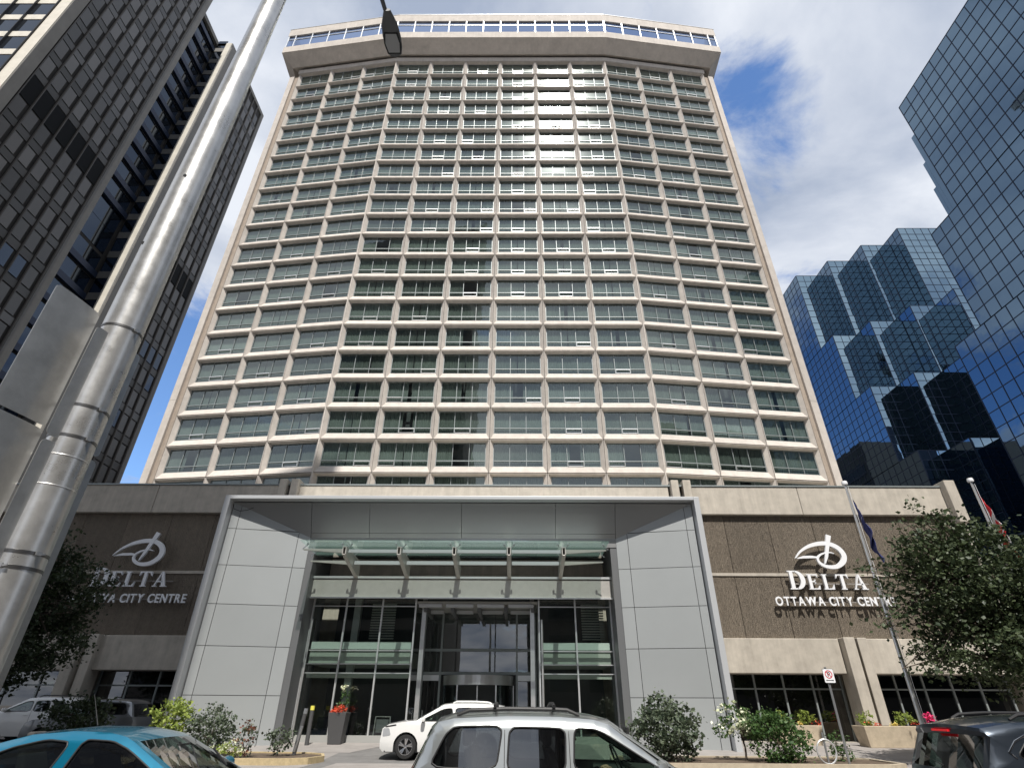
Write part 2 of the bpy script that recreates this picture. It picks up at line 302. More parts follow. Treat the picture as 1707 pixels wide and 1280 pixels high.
# ------------------------------------------------------------------ ground
def sheet(name, poly, z, m, thick=0.0):
    b = MB()
    zz = z if callable(z) else (lambda p: z)
    if thick: b.prism(poly, lambda p, t: (p[0], p[1], zz(p) if t else zz(p)-thick))
    else: b.face([(p[0], p[1], zz(p)) for p in poly])
    return struct(b.build(name, m))
sheet('ground', [(-900, -900), (900, -900), (900, 900), (-900, 900)], -0.02, 'paving')
sheet('road', [(-120, 3.4), (120, 3.4), (120, 18.6), (-120, 18.6)], 0.0, 'asphalt')
for yy in (7.9, 13.2):
    for i in range(-6, 7): sheet('lane_marking', [(i*6-1.5, yy), (i*6+1.5, yy), (i*6+1.5, yy+0.12), (i*6-1.5, yy+0.12)], 0.004, 'white_paint')
sheet('pavement', [(-120, -9), (120, -9), (120, 3.25), (-120, 3.25)], 0.14, 'paving', 0.16)
struct(MB().box(-120, 120, 3.25, 3.4, -0.02, 0.145).build('kerb', 'kerb'))
def FZ(y): return 0.12 if y < 22 else min(0.40, 0.12+(y-22)*0.047)
for x0, x1, nm, mt in ((-120, -6.6, 'pavement', 'paving'), (-6.6, 3.2, 'driveway', 'drive'), (3.2, 120, 'pavement', 'paving')):
    b = MB()
    for y0, y1 in ((18.75, 22), (22, 27.96), (27.96, 33)):
        b.face([(x0, y0, FZ(y0)), (x1, y0, FZ(y0)), (x1, y1, FZ(y1)), (x0, y1, FZ(y1))])
    struct(b.build(nm, mt))
struct(MB().box(-120, 120, 18.6, 18.75, -0.02, 0.125).build('kerb', 'kerb'))
# pale pavers of the entrance apron
b = MB(); b.face([(-11, 24.6, FZ(24.6)+.006), (-6.2, 24.6, FZ(24.6)+.006), (-5.0, 27.9, FZ(27.9)+.006), (-11, 27.9, FZ(27.9)+.006)]); struct(b.build('apron', 'paving'))
b = MB(); b.face([(-5.9, 19.2, .126), (2.6, 19.2, .126), (2.6, 21.9, .126), (-5.9, 21.9, .126)]); struct(b.build('apron', 'paving'))
# planting beds
def bed(poly, km, nm='planting_bed'):
    n = len(poly); cx = sum(p[0] for p in poly)/n; cy = sum(p[1] for p in poly)/n
    inn = [(cx+(p[0]-cx)*0.965, cy+(p[1]-cy)*0.90) for p in poly]
    b = MB()
    for i in range(n):
        j = (i+1) % n
        b.hexa([(*poly[i], .1), (*poly[j], .1), (*inn[j], .1), (*inn[i], .1), (*poly[i], .30), (*poly[j], .30), (*inn[j], .30), (*inn[i], .30)])
    k = b.build('bed_kerb', km); s = MB(); s.face([(*p, .26) for p in inn])
    root = struct(s.build(nm, 'soil')); k.parent = root
    return root
bed([(-15.5, 21.0), (-7.4, 21.0), (-6.7, 21.4), (-6.45, 22.3), (-6.8, 23.4), (-7.6, 24.0), (-15.5, 24.3)], 'kerb_yellow')
bed([(3.4, 20.2), (3.1, 20.8), (3.4, 23.4), (11.5, 23.4), (12.2, 22.5), (12.2, 20.6), (11.6, 20.2)], 'kerb')

# ------------------------------------------------------------------ hotel
HB = (-2, 38, 0)
hotel = thing('hotel', 'tall beige concrete hotel tower with recessed window grid above a brown podium', 'building', HB)
BW, FH, Z0 = 4.3583, 2.73777, 68.66
PX = [(-27.75, 39.50), (-15.02, 37.93), (11.13, 37.93), (23.95, 39.50)]
D = 0.30
def panel_mesh(w):
    b = MB(); h = FH; g = 0.022; r = 0.062
    def rect(x0, x1, z0, z1, d): return [(x0, d, z0), (x1, d, z0), (x1, d, z1), (x0, d, z1)]
    gv = .034; o = rect(g, w-g, gv, h-gv, 0.0); ob = rect(g, w-g, gv, h-gv, 0.16); a = rect(r-.012, w-r+.012, r, h-r, 0.0); a2 = rect(r+.002, w-r-.002, r+.014, h-r-.014, 0.025)
    c = rect(0.28, w-0.28, 0.60, h-0.15, D); e = rect(0.28, w-0.28, 0.60, h-0.15, D+.14)
    for p, q in ((o, a), (a, a2), (a2, c), (c, e)):
        for i in range(4):
            j = (i+1) % 4; b.face([p[i], p[j], q[j], q[i]])
    for i in range(4):
        j = (i+1) % 4; b.face([ob[i], ob[j], o[j], o[i]])
    return b
def win_rects(w): return 0.28, w-0.28, 0.60, FH-0.15
def frame_mesh(w, var):
    b = MB(); x0, x1, z0, z1 = win_rects(w); y = D+.05; t = .055; zt = z0+(z1-z0)*.245
    b.box(x0, x1, y, y+.09, z0, z0+t).box(x0, x1, y, y+.09, z1-t*.7, z1).box(x0, x0+t, y, y+.09, z0+t, z1-t*.7).box(x1-t, x1, y, y+.09, z0+t, z1-t*.7)
    b.box(x0+t, x1-t, y-.015, y+.09, zt-.03, zt+.035)
    for k in (1, 2):
        xm = x0+(x1-x0)*k/3; b.box(xm-.022, xm+.022, y-.012, y+.085, z0+t, zt-.03); b.box(xm-.022, xm+.022, y-.012, y+.085, zt+.035, z1-t*.7)
    if var:        # a hopper sash standing open at the bottom of one light
        k = {1: 1, 2: 1, 3: 0, 4: 2}[var]; a = x0+(x1-x0)*k/3+.03; c = x0+(x1-x0)*(k+1)/3-.03; dz = {1: .10, 2: .05, 3: .13, 4: .06}[var]; b.mi = 1
        yt = y-.02-dz
        b.hexa([(a, yt, zt-.09), (c, yt, zt-.09), (c, yt+.05, zt-.09), (a, yt+.05, zt-.09), (a, yt, zt-.02), (c, yt, zt-.02), (c, yt+.05, zt-.02), (a, yt+.05, zt-.02)])
        b.bar((a+.02, yt+.02, zt-.05), (a+.02, y-.02, z0+.08), .035, .035); b.bar((c-.02, yt+.02, zt-.05), (c-.02, y-.02, z0+.08), .035, .035)
        b.box(a+.04, c-.04, y-.045, y-.014, z0+.058, z0+.1); b.mi = 0
    return b
def pane_rect(x0, x1, z0, z1, tx=0, tz=0):
    cx, cz = (x0+x1)/2, (z0+z1)/2; q = []
    for x, z in ((x0, z0), (x1, z0), (x1, z1), (x0, z1)): q.append((x, (x-cx)*tz+(z-cz)*tx, z))
    return q
def curtain_mesh(w, var, m):
    x0, x1, z0, z1 = win_rects(w); b = MB(); rnd = random.Random(var*31+int(w*10))
    spans = [[(0, 1)], [(0, .44), (.52, 1)], [(0, .62), (.68, 1)], [(0, .34), (.68, 1)], [(0, .48), (.5, 1)], [(.3, 1)], [(0, .40), (.60, 1)], [(0, 1)]][var]
    for a, c in spans:
        xa, xb = x0-.15+(x1-x0+.3)*a, x0-.15+(x1-x0+.3)*c; x = xa; pts = []; k = 0
        while x < xb:
            pts.append((x, D+.21+(0.045 if k % 2 else -0.03)+rnd.uniform(-.012, .012))); x += rnd.uniform(.05, .085); k += 1
        for p, q in zip(pts, pts[1:]): b.face([(p[0], p[1], z0-.25), (q[0], q[1], z0-.25), (q[0], q[1], z1+.1), (p[0], p[1], z1+.1)])
    return b
lib = {}
for key, wd in (('c', BW), ('s', 4.28)):
    x0, x1, z0, z1 = win_rects(wd); zt = z0+(z1-z0)*.245; pw = (x1-x0)/3
    L = {'w': wd, 'panel': panel_mesh(wd).mesh('precast_panel', 'precast'), 'pw': pw, 'zt': zt}
    L['frame'] = [frame_mesh(wd, v).mesh('window_frame', ['alu_frame', 'alu_bright']) for v in range(5)]
    L['cur'] = [curtain_mesh(wd, v, 'curtain').mesh('curtain', 'curtain_white' if v == 7 else cm_, smooth='all') for cm_ in ('curtain', 'curtain_b', 'curtain_c', 'curtain', 'curtain_d') for v in range(8)]
    b = MB(); b.face([(-pw/2+.02, 0, -(z1-zt)/2+.03), (pw/2-.02, 0, -(z1-zt)/2+.03), (pw/2-.02, 0, (z1-zt)/2-.03), (-pw/2+.02, 0, (z1-zt)/2-.03)]); L['pane'] = b.mesh('pane', 'tower_glass')
    b = MB(); b.face([(x0+.04, 0, -(zt-z0)/2+.03), (x1-.04, 0, -(zt-z0)/2+.03), (x1-.04, 0, (zt-z0)/2-.03), (x0+.04, 0, (zt-z0)/2-.03)]); L['low'] = b.mesh('lower_pane', 'tower_glass')
    L['glz'] = []
    for v in range(6):
        b = MB(); rnd = random.Random(v+3)
        for k in range(3):
            b.face([(p[0], p[1]+D+.10, p[2]) for p in pane_rect(x0+pw*k+.02, x0+pw*(k+1)-.02, zt+.03, z1-.03, rnd.uniform(-.004, .004), rnd.uniform(-.005, .005))])
            b.face([(p[0], p[1]+D+.10, p[2]) for p in pane_rect(x0+pw*k+.02, x0+pw*(k+1)-.02, z0+.03, zt-.03, rnd.uniform(-.006, .006), rnd.uniform(-.005, .005))])
        L['glz'].append(b.mesh('glazing', 'tower_glass'))
    lib[key] = L
rw = random.Random(11)
for fi in range(3):
    key = 'c' if fi == 1 else 's'; L = lib[key]; nb = 6 if fi == 1 else 3
    (ax, ay), (bx_, by_) = PX[fi], PX[fi+1]; ang = math.atan2(by_-ay, bx_-ax); ln = math.hypot(bx_-ax, by_-ay); step = ln/nb
    for r in range(-1, 20):
        zb = Z0-FH*(r+1)+0.0
        for i in range(nb):
            loc = (ax+cos(ang)*step*i, ay+sin(ang)*step*i, zb); sc = (step/L['w'], 1, 1); rot = (0, 0, ang)
            inst('precast_panel', L['panel'], hotel, loc, rot, sc)
            fv = rw.choice([0, 0, 0, 1, 2, 2, 0, 0, 4, 2, 0, 1, 3]); wobj = inst('window', L['frame'][fv], hotel, loc, rot, sc)
            cv = rw.choice([0, 0, 0, 1, 2, 3, 4, 4, 4, 0, 0, 6, 0, 4, 1, 4, 0, 2, 4, 0])
            if (fi, i, r) in ((2, 1, 17),): cv = 7
            inst('curtain', L['cur'][cv+8*rw.randrange(5)], wobj)
            if r >= 13 and not (r == 19) and (r >= 14 or fi == 1) or (r == 12 and fi == 1 and i < 3):
                z0w = 0.60; z1w = FH-.15; zt = L['zt']
                for k in range(3):
                    inst('pane', L['pane'], wobj, (0.28+L['pw']*(k+.5), D+.10, (zt+z1w)/2), (U(-.004, .004), 0, U(-.005, .005)))
                inst('lower_pane', L['low'], wobj, (0, D+.10, (z0w+zt)/2), (U(-.005, .005), 0, 0))
            else: inst('glazing', rw.choice(L['glz']), wobj)
# dark rooms behind the windows, joints between panels
def fpt(fi, s, d):
    (ax, ay), (bx_, by_) = PX[fi], PX[fi+1]; ln = math.hypot(bx_-ax, by_-ay); ux, uy_ = (bx_-ax)/ln, (by_-ay)/ln; return (ax+ux*s*ln-uy_*d, ay+uy_*s*ln+ux*d)
zlo, zhi = 13.0, 71.4
for fi in range(3):
    b = MB(); p, q = fpt(fi, 0, 1.5), fpt(fi, 1, 1.5); b.face([(*p, zlo), (*q, zlo), (*q, zhi), (*p, zhi)]); b.build('room_wall', 'room', hotel)
    b = MB()
    p, q, p2, q2 = fpt(fi, 0, .13), fpt(fi, 1, .13), fpt(fi, 0, .5), fpt(fi, 1, .5)
    for r in range(-1, 21):
        z = Z0-FH*r; b.hexa([(*p, z-.05), (*q, z-.05), (*q2, z-.05), (*p2, z-.05), (*p, z+.05), (*q, z+.05), (*q2, z+.05), (*p2, z+.05)])
    nb = 6 if fi == 1 else 3
    for i in range(nb+1):
        c = fpt(fi, i/nb, .14); c2 = fpt(fi, i/nb, .5); b.bar((c[0], (c[1]+c2[1])/2, zlo), (c[0], (c[1]+c2[1])/2, zhi), .08, .34, (0, 1, 0))
    b.build('panel_joint', 'joint_dark', hotel)
# tower ends: recessed strip, outer pilaster, side walls, corner mullion ridges
def seg(poly, z0, z1, nm, m, par=hotel): return MB().plan(poly, z0, z1).build(nm, m, par)
for sgn, X, Y in ((-1, PX[0][0], PX[0][1]), (1, PX[3][0], PX[3][1])):
    def sx(v): return X+sgn*v
    dy = .12
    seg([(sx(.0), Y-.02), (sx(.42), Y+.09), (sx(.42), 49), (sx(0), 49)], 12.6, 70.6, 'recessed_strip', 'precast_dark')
    zz = 12.6
    while zz < 70.5:
        z2 = min(zz+FH*4, 70.55); seg([(sx(.425), Y-.28+dy), (sx(1.02), Y-.2+dy), (sx(1.02), 49), (sx(.425), 49)], zz, z2-.02, 'end_pier', 'precast'); zz = z2
for (x, y) in (PX[1], PX[2]):
    MB().box(x-.045, x+.045, y-.05, y+.1, 13, 71.3).build('corner_mullion', 'precast', hotel)
MB().box(-28.6, 24.8, 48.7, 49.0, 12.6, 79).build('rear_wall', 'precast', hotel)
# head band under the crown
def off(o, z0, z1, d0, d1, nm, m, ext=1.0):
    """band that follows the three facets, from offset d0 to d1 inward"""
    b = MB(); e = []
    for d in (d0, d1):
        p0 = fpt(0, -ext/12.83, d); p1 = fpt(1, 0, d); p2 = fpt(1, 1, d); p3 = fpt(2, 1+ext/12.92, d); tn = math.tan(RAD(3.5))*(-d)
        e.append([p0, (p1[0]-tn, p1[1]), (p2[0]+tn, p2[1]), p3])
    for i in range(3):
        b.hexa([(*e[0][i], z0), (*e[0][i+1], z0), (*e[1][i+1], z0), (*e[1][i], z0), (*e[0][i], z1), (*e[0][i+1], z1), (*e[1][i+1], z1), (*e[1][i], z1)])
    return b.build(nm, m, hotel)
off(0, 71.42, 72.22, -.03, 1.4, 'head_band', 'crown', .2)
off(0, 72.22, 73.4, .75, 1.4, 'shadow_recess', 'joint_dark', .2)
off(0, 70.6, 72.0, -.05, 1.0, 'side_band', 'precast_dark', 1.02) if False else None
# crown: sloped soffit, spandrel, window strip, parapet
def crown_ring(prof, nm, m, ext0=2.1):
    """loft (offset, z, ext) profile around the facets and the two ends"""
    b = MB(); rings = []
    for d, z, ex in prof:
        p0 = fpt(0, -ex/12.83, d); tn = math.tan(RAD(3.5))*(-d); p1 = fpt(1, 0, d); p2 = fpt(1, 1, d); p3 = fpt(2, 1+ex/12.92, d)
        rings.append([(p0[0]-.4, 48.6, z), (*p0, z), (p1[0]-tn, p1[1], z), (p2[0]+tn, p2[1], z), (*p3, z), (p3[0]+.4, 48.6, z)])
    for a, c in zip(rings, rings[1:]):
        for i in range(5): b.face([a[i], a[i+1], c[i+1], c[i]])
    return b.build(nm, m, hotel)
crown_ring([(1.3, 73.35, .6), (-.35, 72.35, 1.0), (-1.70, 73.62, 2.0)], 'crown_soffit', 'crown')
crown_ring([(-1.70, 73.62, 2.0), (-1.74, 73.62, 2.04), (-1.74, 74.9, 2.04), (-1.5, 74.9, 1.8)], 'crown_spandrel', 'crown')
crown_ring([(-1.5, 77.55, 1.8), (-1.74, 77.55, 2.04), (-1.74, 79.05, 2.04), (-1.6, 79.1, 1.9), (-.9, 79.1, 1.4), (-.9, 78.0, 1.4)], 'crown_parapet', 'crown')
crown_ring([(-1.45, 79.1, 1.75), (-1.78, 79.1, 2.08), (-1.78, 79.16, 2.08), (-1.2, 79.18, 1.7)], 'parapet_cap', 'alu_bright')
crown_ring([(0.6, 74.5, .4), (0.6, 78.2, .4)], 'crown_room_wall', 'room')
b = MB(); b.face([(-28, 40, 78.2), (24, 40, 78.2), (24, 48.5, 78.2), (-28, 48.5, 78.2)]); b.build('roof', 'crown', hotel)
def strip(fi, s0, s1):
    e0 = fpt(fi, s0, -1.58); e1 = fpt(fi, s1, -1.58)
    p = inst_pane(e0, e1, 74.92, 77.54)
def inst_pane(e0, e1, z0, z1):
    b = MB(); b.face([(*e0, z0), (*e1, z0), (*e1, z1), (*e0, z1)]); return b.build('crown_pane', 'crown_glass', hotel)
cm = MB()
for fi, n_ in ((0, 7), (1, 12), (2, 7)):
    lo = -1.9/12.83 if fi == 0 else -.003; hi = 1+1.9/12.92 if fi == 2 else 1.003
    edges = [lo+(hi-lo)*k/n_ for k in range(n_+1)]
    if fi == 0: edges = [lo, lo+.075]+[lo+.075+(hi-lo-.075)*k/6 for k in range(1, 7)]
    if fi == 2: edges = [lo+(hi-lo-.075)*k/6 for k in range(7)]+[hi]
    for s0, s1 in zip(edges, edges[1:]): strip(fi, s0, s1)
    for s in edges:
        c = fpt(fi, s, -1.62); cm.box(c[0]-.055, c[0]+.055, c[1]-.1, c[1]+.05, 74.92, 77.54)
    a, c = fpt(fi, lo, -1.6), fpt(fi, hi, -1.6); cm.bar((*a, 76.75), (*c, 76.75), .08, .07)
cm.build('crown_mullions', 'alu_bright', hotel)
# ------------------------------------------------------------------ podium (parts of the hotel)
PR, PL = 24.9, -34.0
for x0, x1 in ((PL, -20.6), (-20.58, -13.62), (-12.42, 8.82), (10.16, 16.2), (16.22, PR)):
    MB().box(x0, x1, 30.0, 33, 11.1, 12.72).build('cornice', 'podium', hotel, bevel=.03)
MB().box(PL, PR+.05, 29.95, 33, 12.725, 12.80).build('coping', 'alu_frame', hotel)
MB().box(PL, PR, 31.2, 57, 12.3, 12.6).build('podium_roof', 'podium', hotel)
for xc in (-13.0, 9.5):
    for s in (-1, 1):
        MB().box(xc+s*.12 if s > 0 else xc-.55, xc+.58 if s > 0 else xc-.12, 29.7, 30.6, 8.0, 13.02).build('fin', 'podium', hotel, bevel=.03)
    MB().box(xc-.125, xc+.125, 30.15, 30.4, 8, 12.9).build('fin_gap', 'joint_dark', hotel)
for x0, x1, y0, z0, z1 in ((PL, -13.4, 30.57, 4.0, 12.2), (PL, -13.4, 31.7, 0, 4.0), (-13.4, 8.6, 33.0, 0, 12.2), (8.6, PR-.1, 30.57, 4.0, 12.2), (8.6, PR-.1, 31.7, 0, 4.0)):
    MB().box(x0, x1, y0, 57, z0, z1-.003).build('podium_core', 'podium', hotel)
JX = [8.9+2.44*k-2.1 for k in range(0, 8)]
def ribpanels(xs):
    for a, c in zip(xs, xs[1:]):
        MB().box(a+.015, c-.015, 30.25, 30.56, 7.98, 11.09).build('ribbed_panel', 'ribbed', hotel)
        MB().box(a+.015, c-.015, 30.25, 30.56, 4.80, 7.82).build('ribbed_panel', 'ribbed', hotel)
ribpanels([9.31, 11.75, 14.19, 16.63, 19.07, 21.51, 23.95, PR-.15])
ribpanels([-34, -31.6, -29.16, -26.72, -24.28, -21.84, -19.4, -16.96, -14.5, -13.2])
for x0, x1 in ((PL, -13), (9, PR-.1)):
    MB().box(x0, x1, 30.2, 30.5, 7.825, 7.975).build('joint_strip', 'podium', hotel)
    MB().box(x0, x1, 30.3, 30.54, 4.78, 11.1).build('panel_backing', 'joint_dark', hotel)
for x0, x1 in ((PL, -22.3), (-22.28, -13.2), (9.0, 16.2), (17.5, PR)):
    MB().box(x0, x1, 29.98, 30.9, 3.22, 4.78).build('lower_band', 'podium', hotel, bevel=.03)
for xa in (16.25, -22.0+.0):
    MB().box(xa, xa+.55, 29.55, 30.6, .1, 4.80).build('pier', 'podium', hotel, bevel=.03)
    MB().box(xa+.75, xa+1.22, 29.7, 30.6, .1, 4.80).build('pier', 'podium', hotel, bevel=.03)
    MB().box(xa+.55, xa+.75, 30.1, 30.5, .1, 4.75).build('pier_gap', 'joint_dark', hotel)
# end pier of the podium
MB().plan([(PR-.45, 29.55), (PR+.15, 29.55), (PR+.15, 32), (PR-.45, 32)], 10.6, 13.0).build('end_pier', 'podium', hotel, bevel=.03)
MB().plan([(PR+.155, 30.2), (PR+1.2, 31.2), (PR+1.2, 57), (PR+.155, 57)], 0, 12.2).build('podium_flank', 'podium', hotel)
# ground-floor shop windows of the podium
def gf(x0, x1, n_, zb=.42):
    MB().box(x0, x1, 31.5, 31.6, 0, 3.9).build('shop_back_wall', 'lobby_dark', hotel)
    MB().box(x0, x1, 30.6, 31.0, 0.1, zb).build('shop_plinth', 'podium', hotel)
    fr = MB()
    for k in range(n_+1):
        x = x0+(x1-x0)*k/n_; fr.box(x-.04, x+.04, 30.78, 30.9, zb, 3.215)
        if k < n_:
            b = MB(); xx = x0+(x1-x0)*(k+1)/n_; b.face([(x+.04, 30.84, zb), (xx-.04, 30.84, zb), (xx-.04, 30.84, 2.55), (x+.04, 30.84, 2.55)]); b.build('shop_pane', 'dark_glass', hotel)
            b = MB(); b.face([(x+.04, 30.84, 2.62), (xx-.04, 30.84, 2.62), (xx-.04, 30.84, 3.2), (x+.04, 30.84, 3.2)]); b.build('transom_pane', 'dark_glass', hotel)
    for s in range(n_):
        a = x0+(x1-x0)*s/n_+.045; c = x0+(x1-x0)*(s+1)/n_-.045; fr.box(a, c, 30.79, 30.89, 2.55, 2.62)
    fr.build('shop_frame', 'alu_frame', hotel)
# open the podium core in front of the shop windows by standing the glazing forward of it
gfx = ((9.05, 16.2, 5), (17.5, PR-.5, 5), (-33.5, -22.05, 7), (-20.75, -13.3, 5))
for x0, x1, n_ in gfx: gf(x0, x1, n_)

# ------------------------------------------------------------------ entrance portal
portal = thing('entrance_portal', 'silver metal clad hotel entrance frame with glass canopy and revolving door', 'entrance', (-2.6, 26, 0))
XL, XR, ZT = -14.15, 8.95, 10.6; IL, IR, IZ = -10.02, 4.93, 8.85; YF, YB = 26.0, 26.72
LW = .26
MB().box(XL, XL+LW, YF-.42, 30, .05, ZT).build('frame_jamb', 'acm_white', portal, bevel=.015)
MB().box(XR-LW, XR, YF-.42, 30, .05, ZT).build('frame_jamb', 'acm_white', portal, bevel=.015)
MB().box(XL+LW+.002, XR-LW-.002, YF-.42, 30, ZT-.17, ZT).build('frame_head', 'acm_white', portal, bevel=.015)
# dark backing, then cladding panels
jz = [.16, 2.12, 3.99, 5.70, 7.40, 9.10, 10.38]
def side(xo, xi, colf):
    def P(t, z, d=0):      # t 0 outer .. 1 inner along the splay
        return (xo+(xi-xo)*t, YF+.02+(YB-YF)*t+d, z)
    def ztop(t): return 10.38-(10.38-IZ)*t
    bk = MB(); bk.hexa([P(0, .1, .06), P(1, .1, .06), P(1, .1, .3), P(0, .1, .3), P(0, 10.4, .06), P(1, IZ, .06), P(1, IZ, .3), P(0, 10.4, .3)]); bk.build('cladding_backing', 'joint_dark', portal)
    for r in range(len(jz)-1):
        for c in range(3):
            t0, t1 = colf[c], colf[c+1]; z0, z1 = jz[r]+.012, jz[r+1]-.012; e = .012/abs(xi-xo); t0 += e; t1 -= e
            za, zb2 = min(z1, ztop(t0)-.01), min(z1, ztop(t1)-.01)
            if za <= z0+.02: continue
            q = []
            if zb2 <= z0:      # triangle corner
                tt = (10.38-z0)/(10.38-IZ); poly = [(t0, z0), (tt, z0), (t0, za)]
            else: poly = [(t0, z0), (t1, z0), (t1, zb2), (t0, za)]
            if r == len(jz)-2 and za == z1 and zb2 < z1:
                tm = (10.38-.01-z1)/(10.38-IZ)
                if t0 < tm < t1: poly = [(t0, z0)]+([(t1, z0), (t1, zb2)] if zb2 > z0 else [((10.38-z0)/(10.38-IZ), z0)])+[(tm, z1), (t0, z1)]
            MB().prism(poly, lambda p, s: P(p[0], p[1], .035 if s else 0)).build('cladding_panel', 'acm', portal)
side(XL+LW+.03, IL, [0, .10, .85, 1]); side(XR-LW-.03, IR, [0, .10, .85, 1])
MB().box(IL-.02, IL+.30, YB+.06, 29.6, .1, IZ).build('reveal', 'lamp_grey', portal)
MB().box(IR-.30, IR+.02, YB+.06, 29.6, .1, IZ).build('reveal', 'lamp_grey', portal)
# sloped soffit panels
def sp(x, s): return (x, YF+.03+(YB-YF)*s, 10.38-(10.38-IZ)*s)
xs = [IL, -7.15, -2.62, 2.0, IR]
for a, c in zip(xs, xs[1:]):
    for s0, s1 in ((0, .86), (.87, 1)):
        MB().hexa([sp(a+.01, s0), sp(c-.01, s0), sp(c-.01, s1), sp(a+.01, s1), *[tuple(Vector(q)+Vector((0, .03, .02))) for q in (sp(a+.01, s0), sp(c-.01, s0), sp(c-.01, s1), sp(a+.01, s1))]]).build('soffit_panel', 'soffit', portal)
for xo, xi in ((XL+LW, IL-.01), (XR-LW, IR+.01)):
    b = MB(); b.face([sp(xo, 0), sp(xi, 0), sp(xi, 1)]); b.build('soffit_panel', 'soffit', portal)
MB().box(XL+.3, XR-.3, 27.0, 30, IZ+.6, ZT-.18).build('portal_roof', 'lobby_dark', portal)
MB().box(IL, IR, YB+.03, YB+.3, IZ-.42, IZ).build('head_fascia', 'soffit', portal)
MB().box(IL, IR, YB+.3, 29.9, IZ-.3, IZ-.2).build('ceiling', 'lobby_dark', portal)
# canopy
can = MB().box(IL+.3, IR-.3, 27.35, 27.75, 6.22, 7.02).build('canopy_beam', 'steel', portal, bevel=.02)
MB().box(IL+.3, IR-.3, 27.3, 27.36, 7.06, 7.16).build('canopy_rail', 'alu_bright', can)
MB().box(IL+.3, IR-.3, 27.25, 27.34, 6.14, 6.21).build('canopy_rail', 'alu_bright', can)
bxs = [-7.66, -5.2, -2.72, -.26, 2.2]
for x in bxs:
    MB().xz([], 0, 0) if False else None
    b = MB()
    for dx in (-.09, .05):
        b.prism([(24.75, 7.60), (24.75, 7.92), (27.4, 7.80), (27.4, 7.05)], lambda p, t: (x+dx+.04*t, p[0], p[1]))
    b.bar((x, 24.78, 7.93), (x, 27.4, 7.81), .2, .03); b.bar((x, 24.78, 7.6), (x, 27.38, 7.06), .16, .03)
    b.build('canopy_arm', 'steel', portal)
for y, z, h in ((25.0, 7.80, .14), (26.2, 7.55, .16)):
    for a, c in zip(bxs, bxs[1:]): MB().box(a+.12, c-.12, y, y+.12, z-h/2, z+h/2).build('purlin', 'acm_white', portal)
    for x, s in ((bxs[0], -1), (bxs[-1], 1)):
        MB().hexa([(x+s*.1, y, z-.09), (x+s*1.95, y, z+.04), (x+s*1.95, y+.12, z+.04), (x+s*.1, y+.12, z-.09), (x+s*.1, y, z+.09), (x+s*1.95, y, z+.09), (x+s*1.95, y+.12, z+.09), (x+s*.1, y+.12, z+.09)]).build('outrigger', 'steel', portal)
gx = [-9.68, -7.66, -5.2, -2.72, -.26, 2.2, 4.25]
for i, (a, c) in enumerate(zip(gx, gx[1:])):
    b = MB(); zf, zb = 8.15, 8.05
    b.hexa([(a+.012, 24.55, zf), (c-.012, 24.55, zf), (c-.012, 27.3, zb), (a+.012, 27.3, zb), (a+.012, 24.55, zf+.022), (c-.012, 24.55, zf+.022), (c-.012, 27.3, zb+.022), (a+.012, 27.3, zb+.022)])
    gp = b.build('canopy_pane', 'canopy_glass', portal)
    sb = MB()
    for xx in (a+.22, c-.22):
        for yy, zz in ((25.05, 8.12), (26.3, 8.09)):
            sb.lathe([(.0, zz-.03), (.05, zz-.03), (.05, zz+.045), (0, zz+.045)], (xx, yy, 0), n=10)
            xb = a if xx < (a+c)/2 else c; sb.bar((xx, yy, zz-.04), (xb, yy+.05, zz-.22), .03, .03)
    sb.build('spider_fitting', 'galv', gp)
# flanking glass boxes
GY = 28.0
def flank(x0, x1, xs, inner):
    zl = [.68, 3.05, 3.42, 3.98, 5.9, 6.9]
    MB().box(x0, x1, GY-.06, GY+.25, .1, .66).build('plinth', 'lobby_wall', portal)
    fr = MB()
    for x in xs: fr.box(x-.035, x+.035, GY-.05, GY+.06, .66, 6.95)
    for z in zl[1:-1]:
        for a, c in zip(xs, xs[1:]): fr.box(a+.036, c-.036, GY-.04, GY+.05, z-.02, z+.02)
    for a, c in zip(xs, xs[1:]):
        for z0, z1 in zip(zl, zl[1:]):
            b = MB(); b.face([(a+.036, GY, z0), (c-.036, GY, z0), (c-.036, GY, z1), (a+.036, GY, z1)]); b.build('lobby_pane', 'lobby_glass', portal)
    fr.build('lobby_mullions', 'alu_bright', portal)
    # return side towards the doors
    b = MB(); b.face([(inner, GY+.05, .66), (inner, 30.9, .66), (inner, 30.9, 6.0), (inner, GY+.05, 6.0)]); b.build('return_pane', 'lobby_glass', portal)
    # steel props in front
    for x in (xs[0]+.12,): MB().tube([(x, GY-.25, .3), (x, GY-.25, 5.3)], .05, 10).build('steel_prop', 'brushed', portal, smooth=True)
    MB().box(x0+.1, x1-.1, GY+.35, 31.5, 3.42, 3.98).build('floor_slab', 'lobby_wall', portal)
    MB().box(x0+.15, x1-.15, GY+.22, GY+.34, 3.44, 3.9).build('slab_edge', 'lobby_pale', portal)
    MB().box(x0+.15, x1-.15, GY+.22, GY+.3, 4.05, 4.36).build('blind', 'curtain_white', portal)
    MB().box(x0+.15, x1-.15, GY+.25, GY+.4, 2.86, 3.06).build('blind', 'lobby_pale', portal)
flank(IL+.3, -4.72, [IL+.33, -8.1, -6.36, -4.76], -4.74)
flank(1.12, IR-.3, [1.16, 2.9, IR-.33], 1.14)
for x in (-7.75, ): MB().box(x-.16, x+.16, GY+.7, GY+1.0, .4, 6.9).build('lobby_column', 'brushed', portal)
MB().box(-4.5, -4.3, GY+.4, GY+.6, .4, 6.6).build('door_post', 'brushed', portal); MB().box(.75, .95, GY+.4, GY+.6, .4, 6.6).build('door_post', 'brushed', portal)
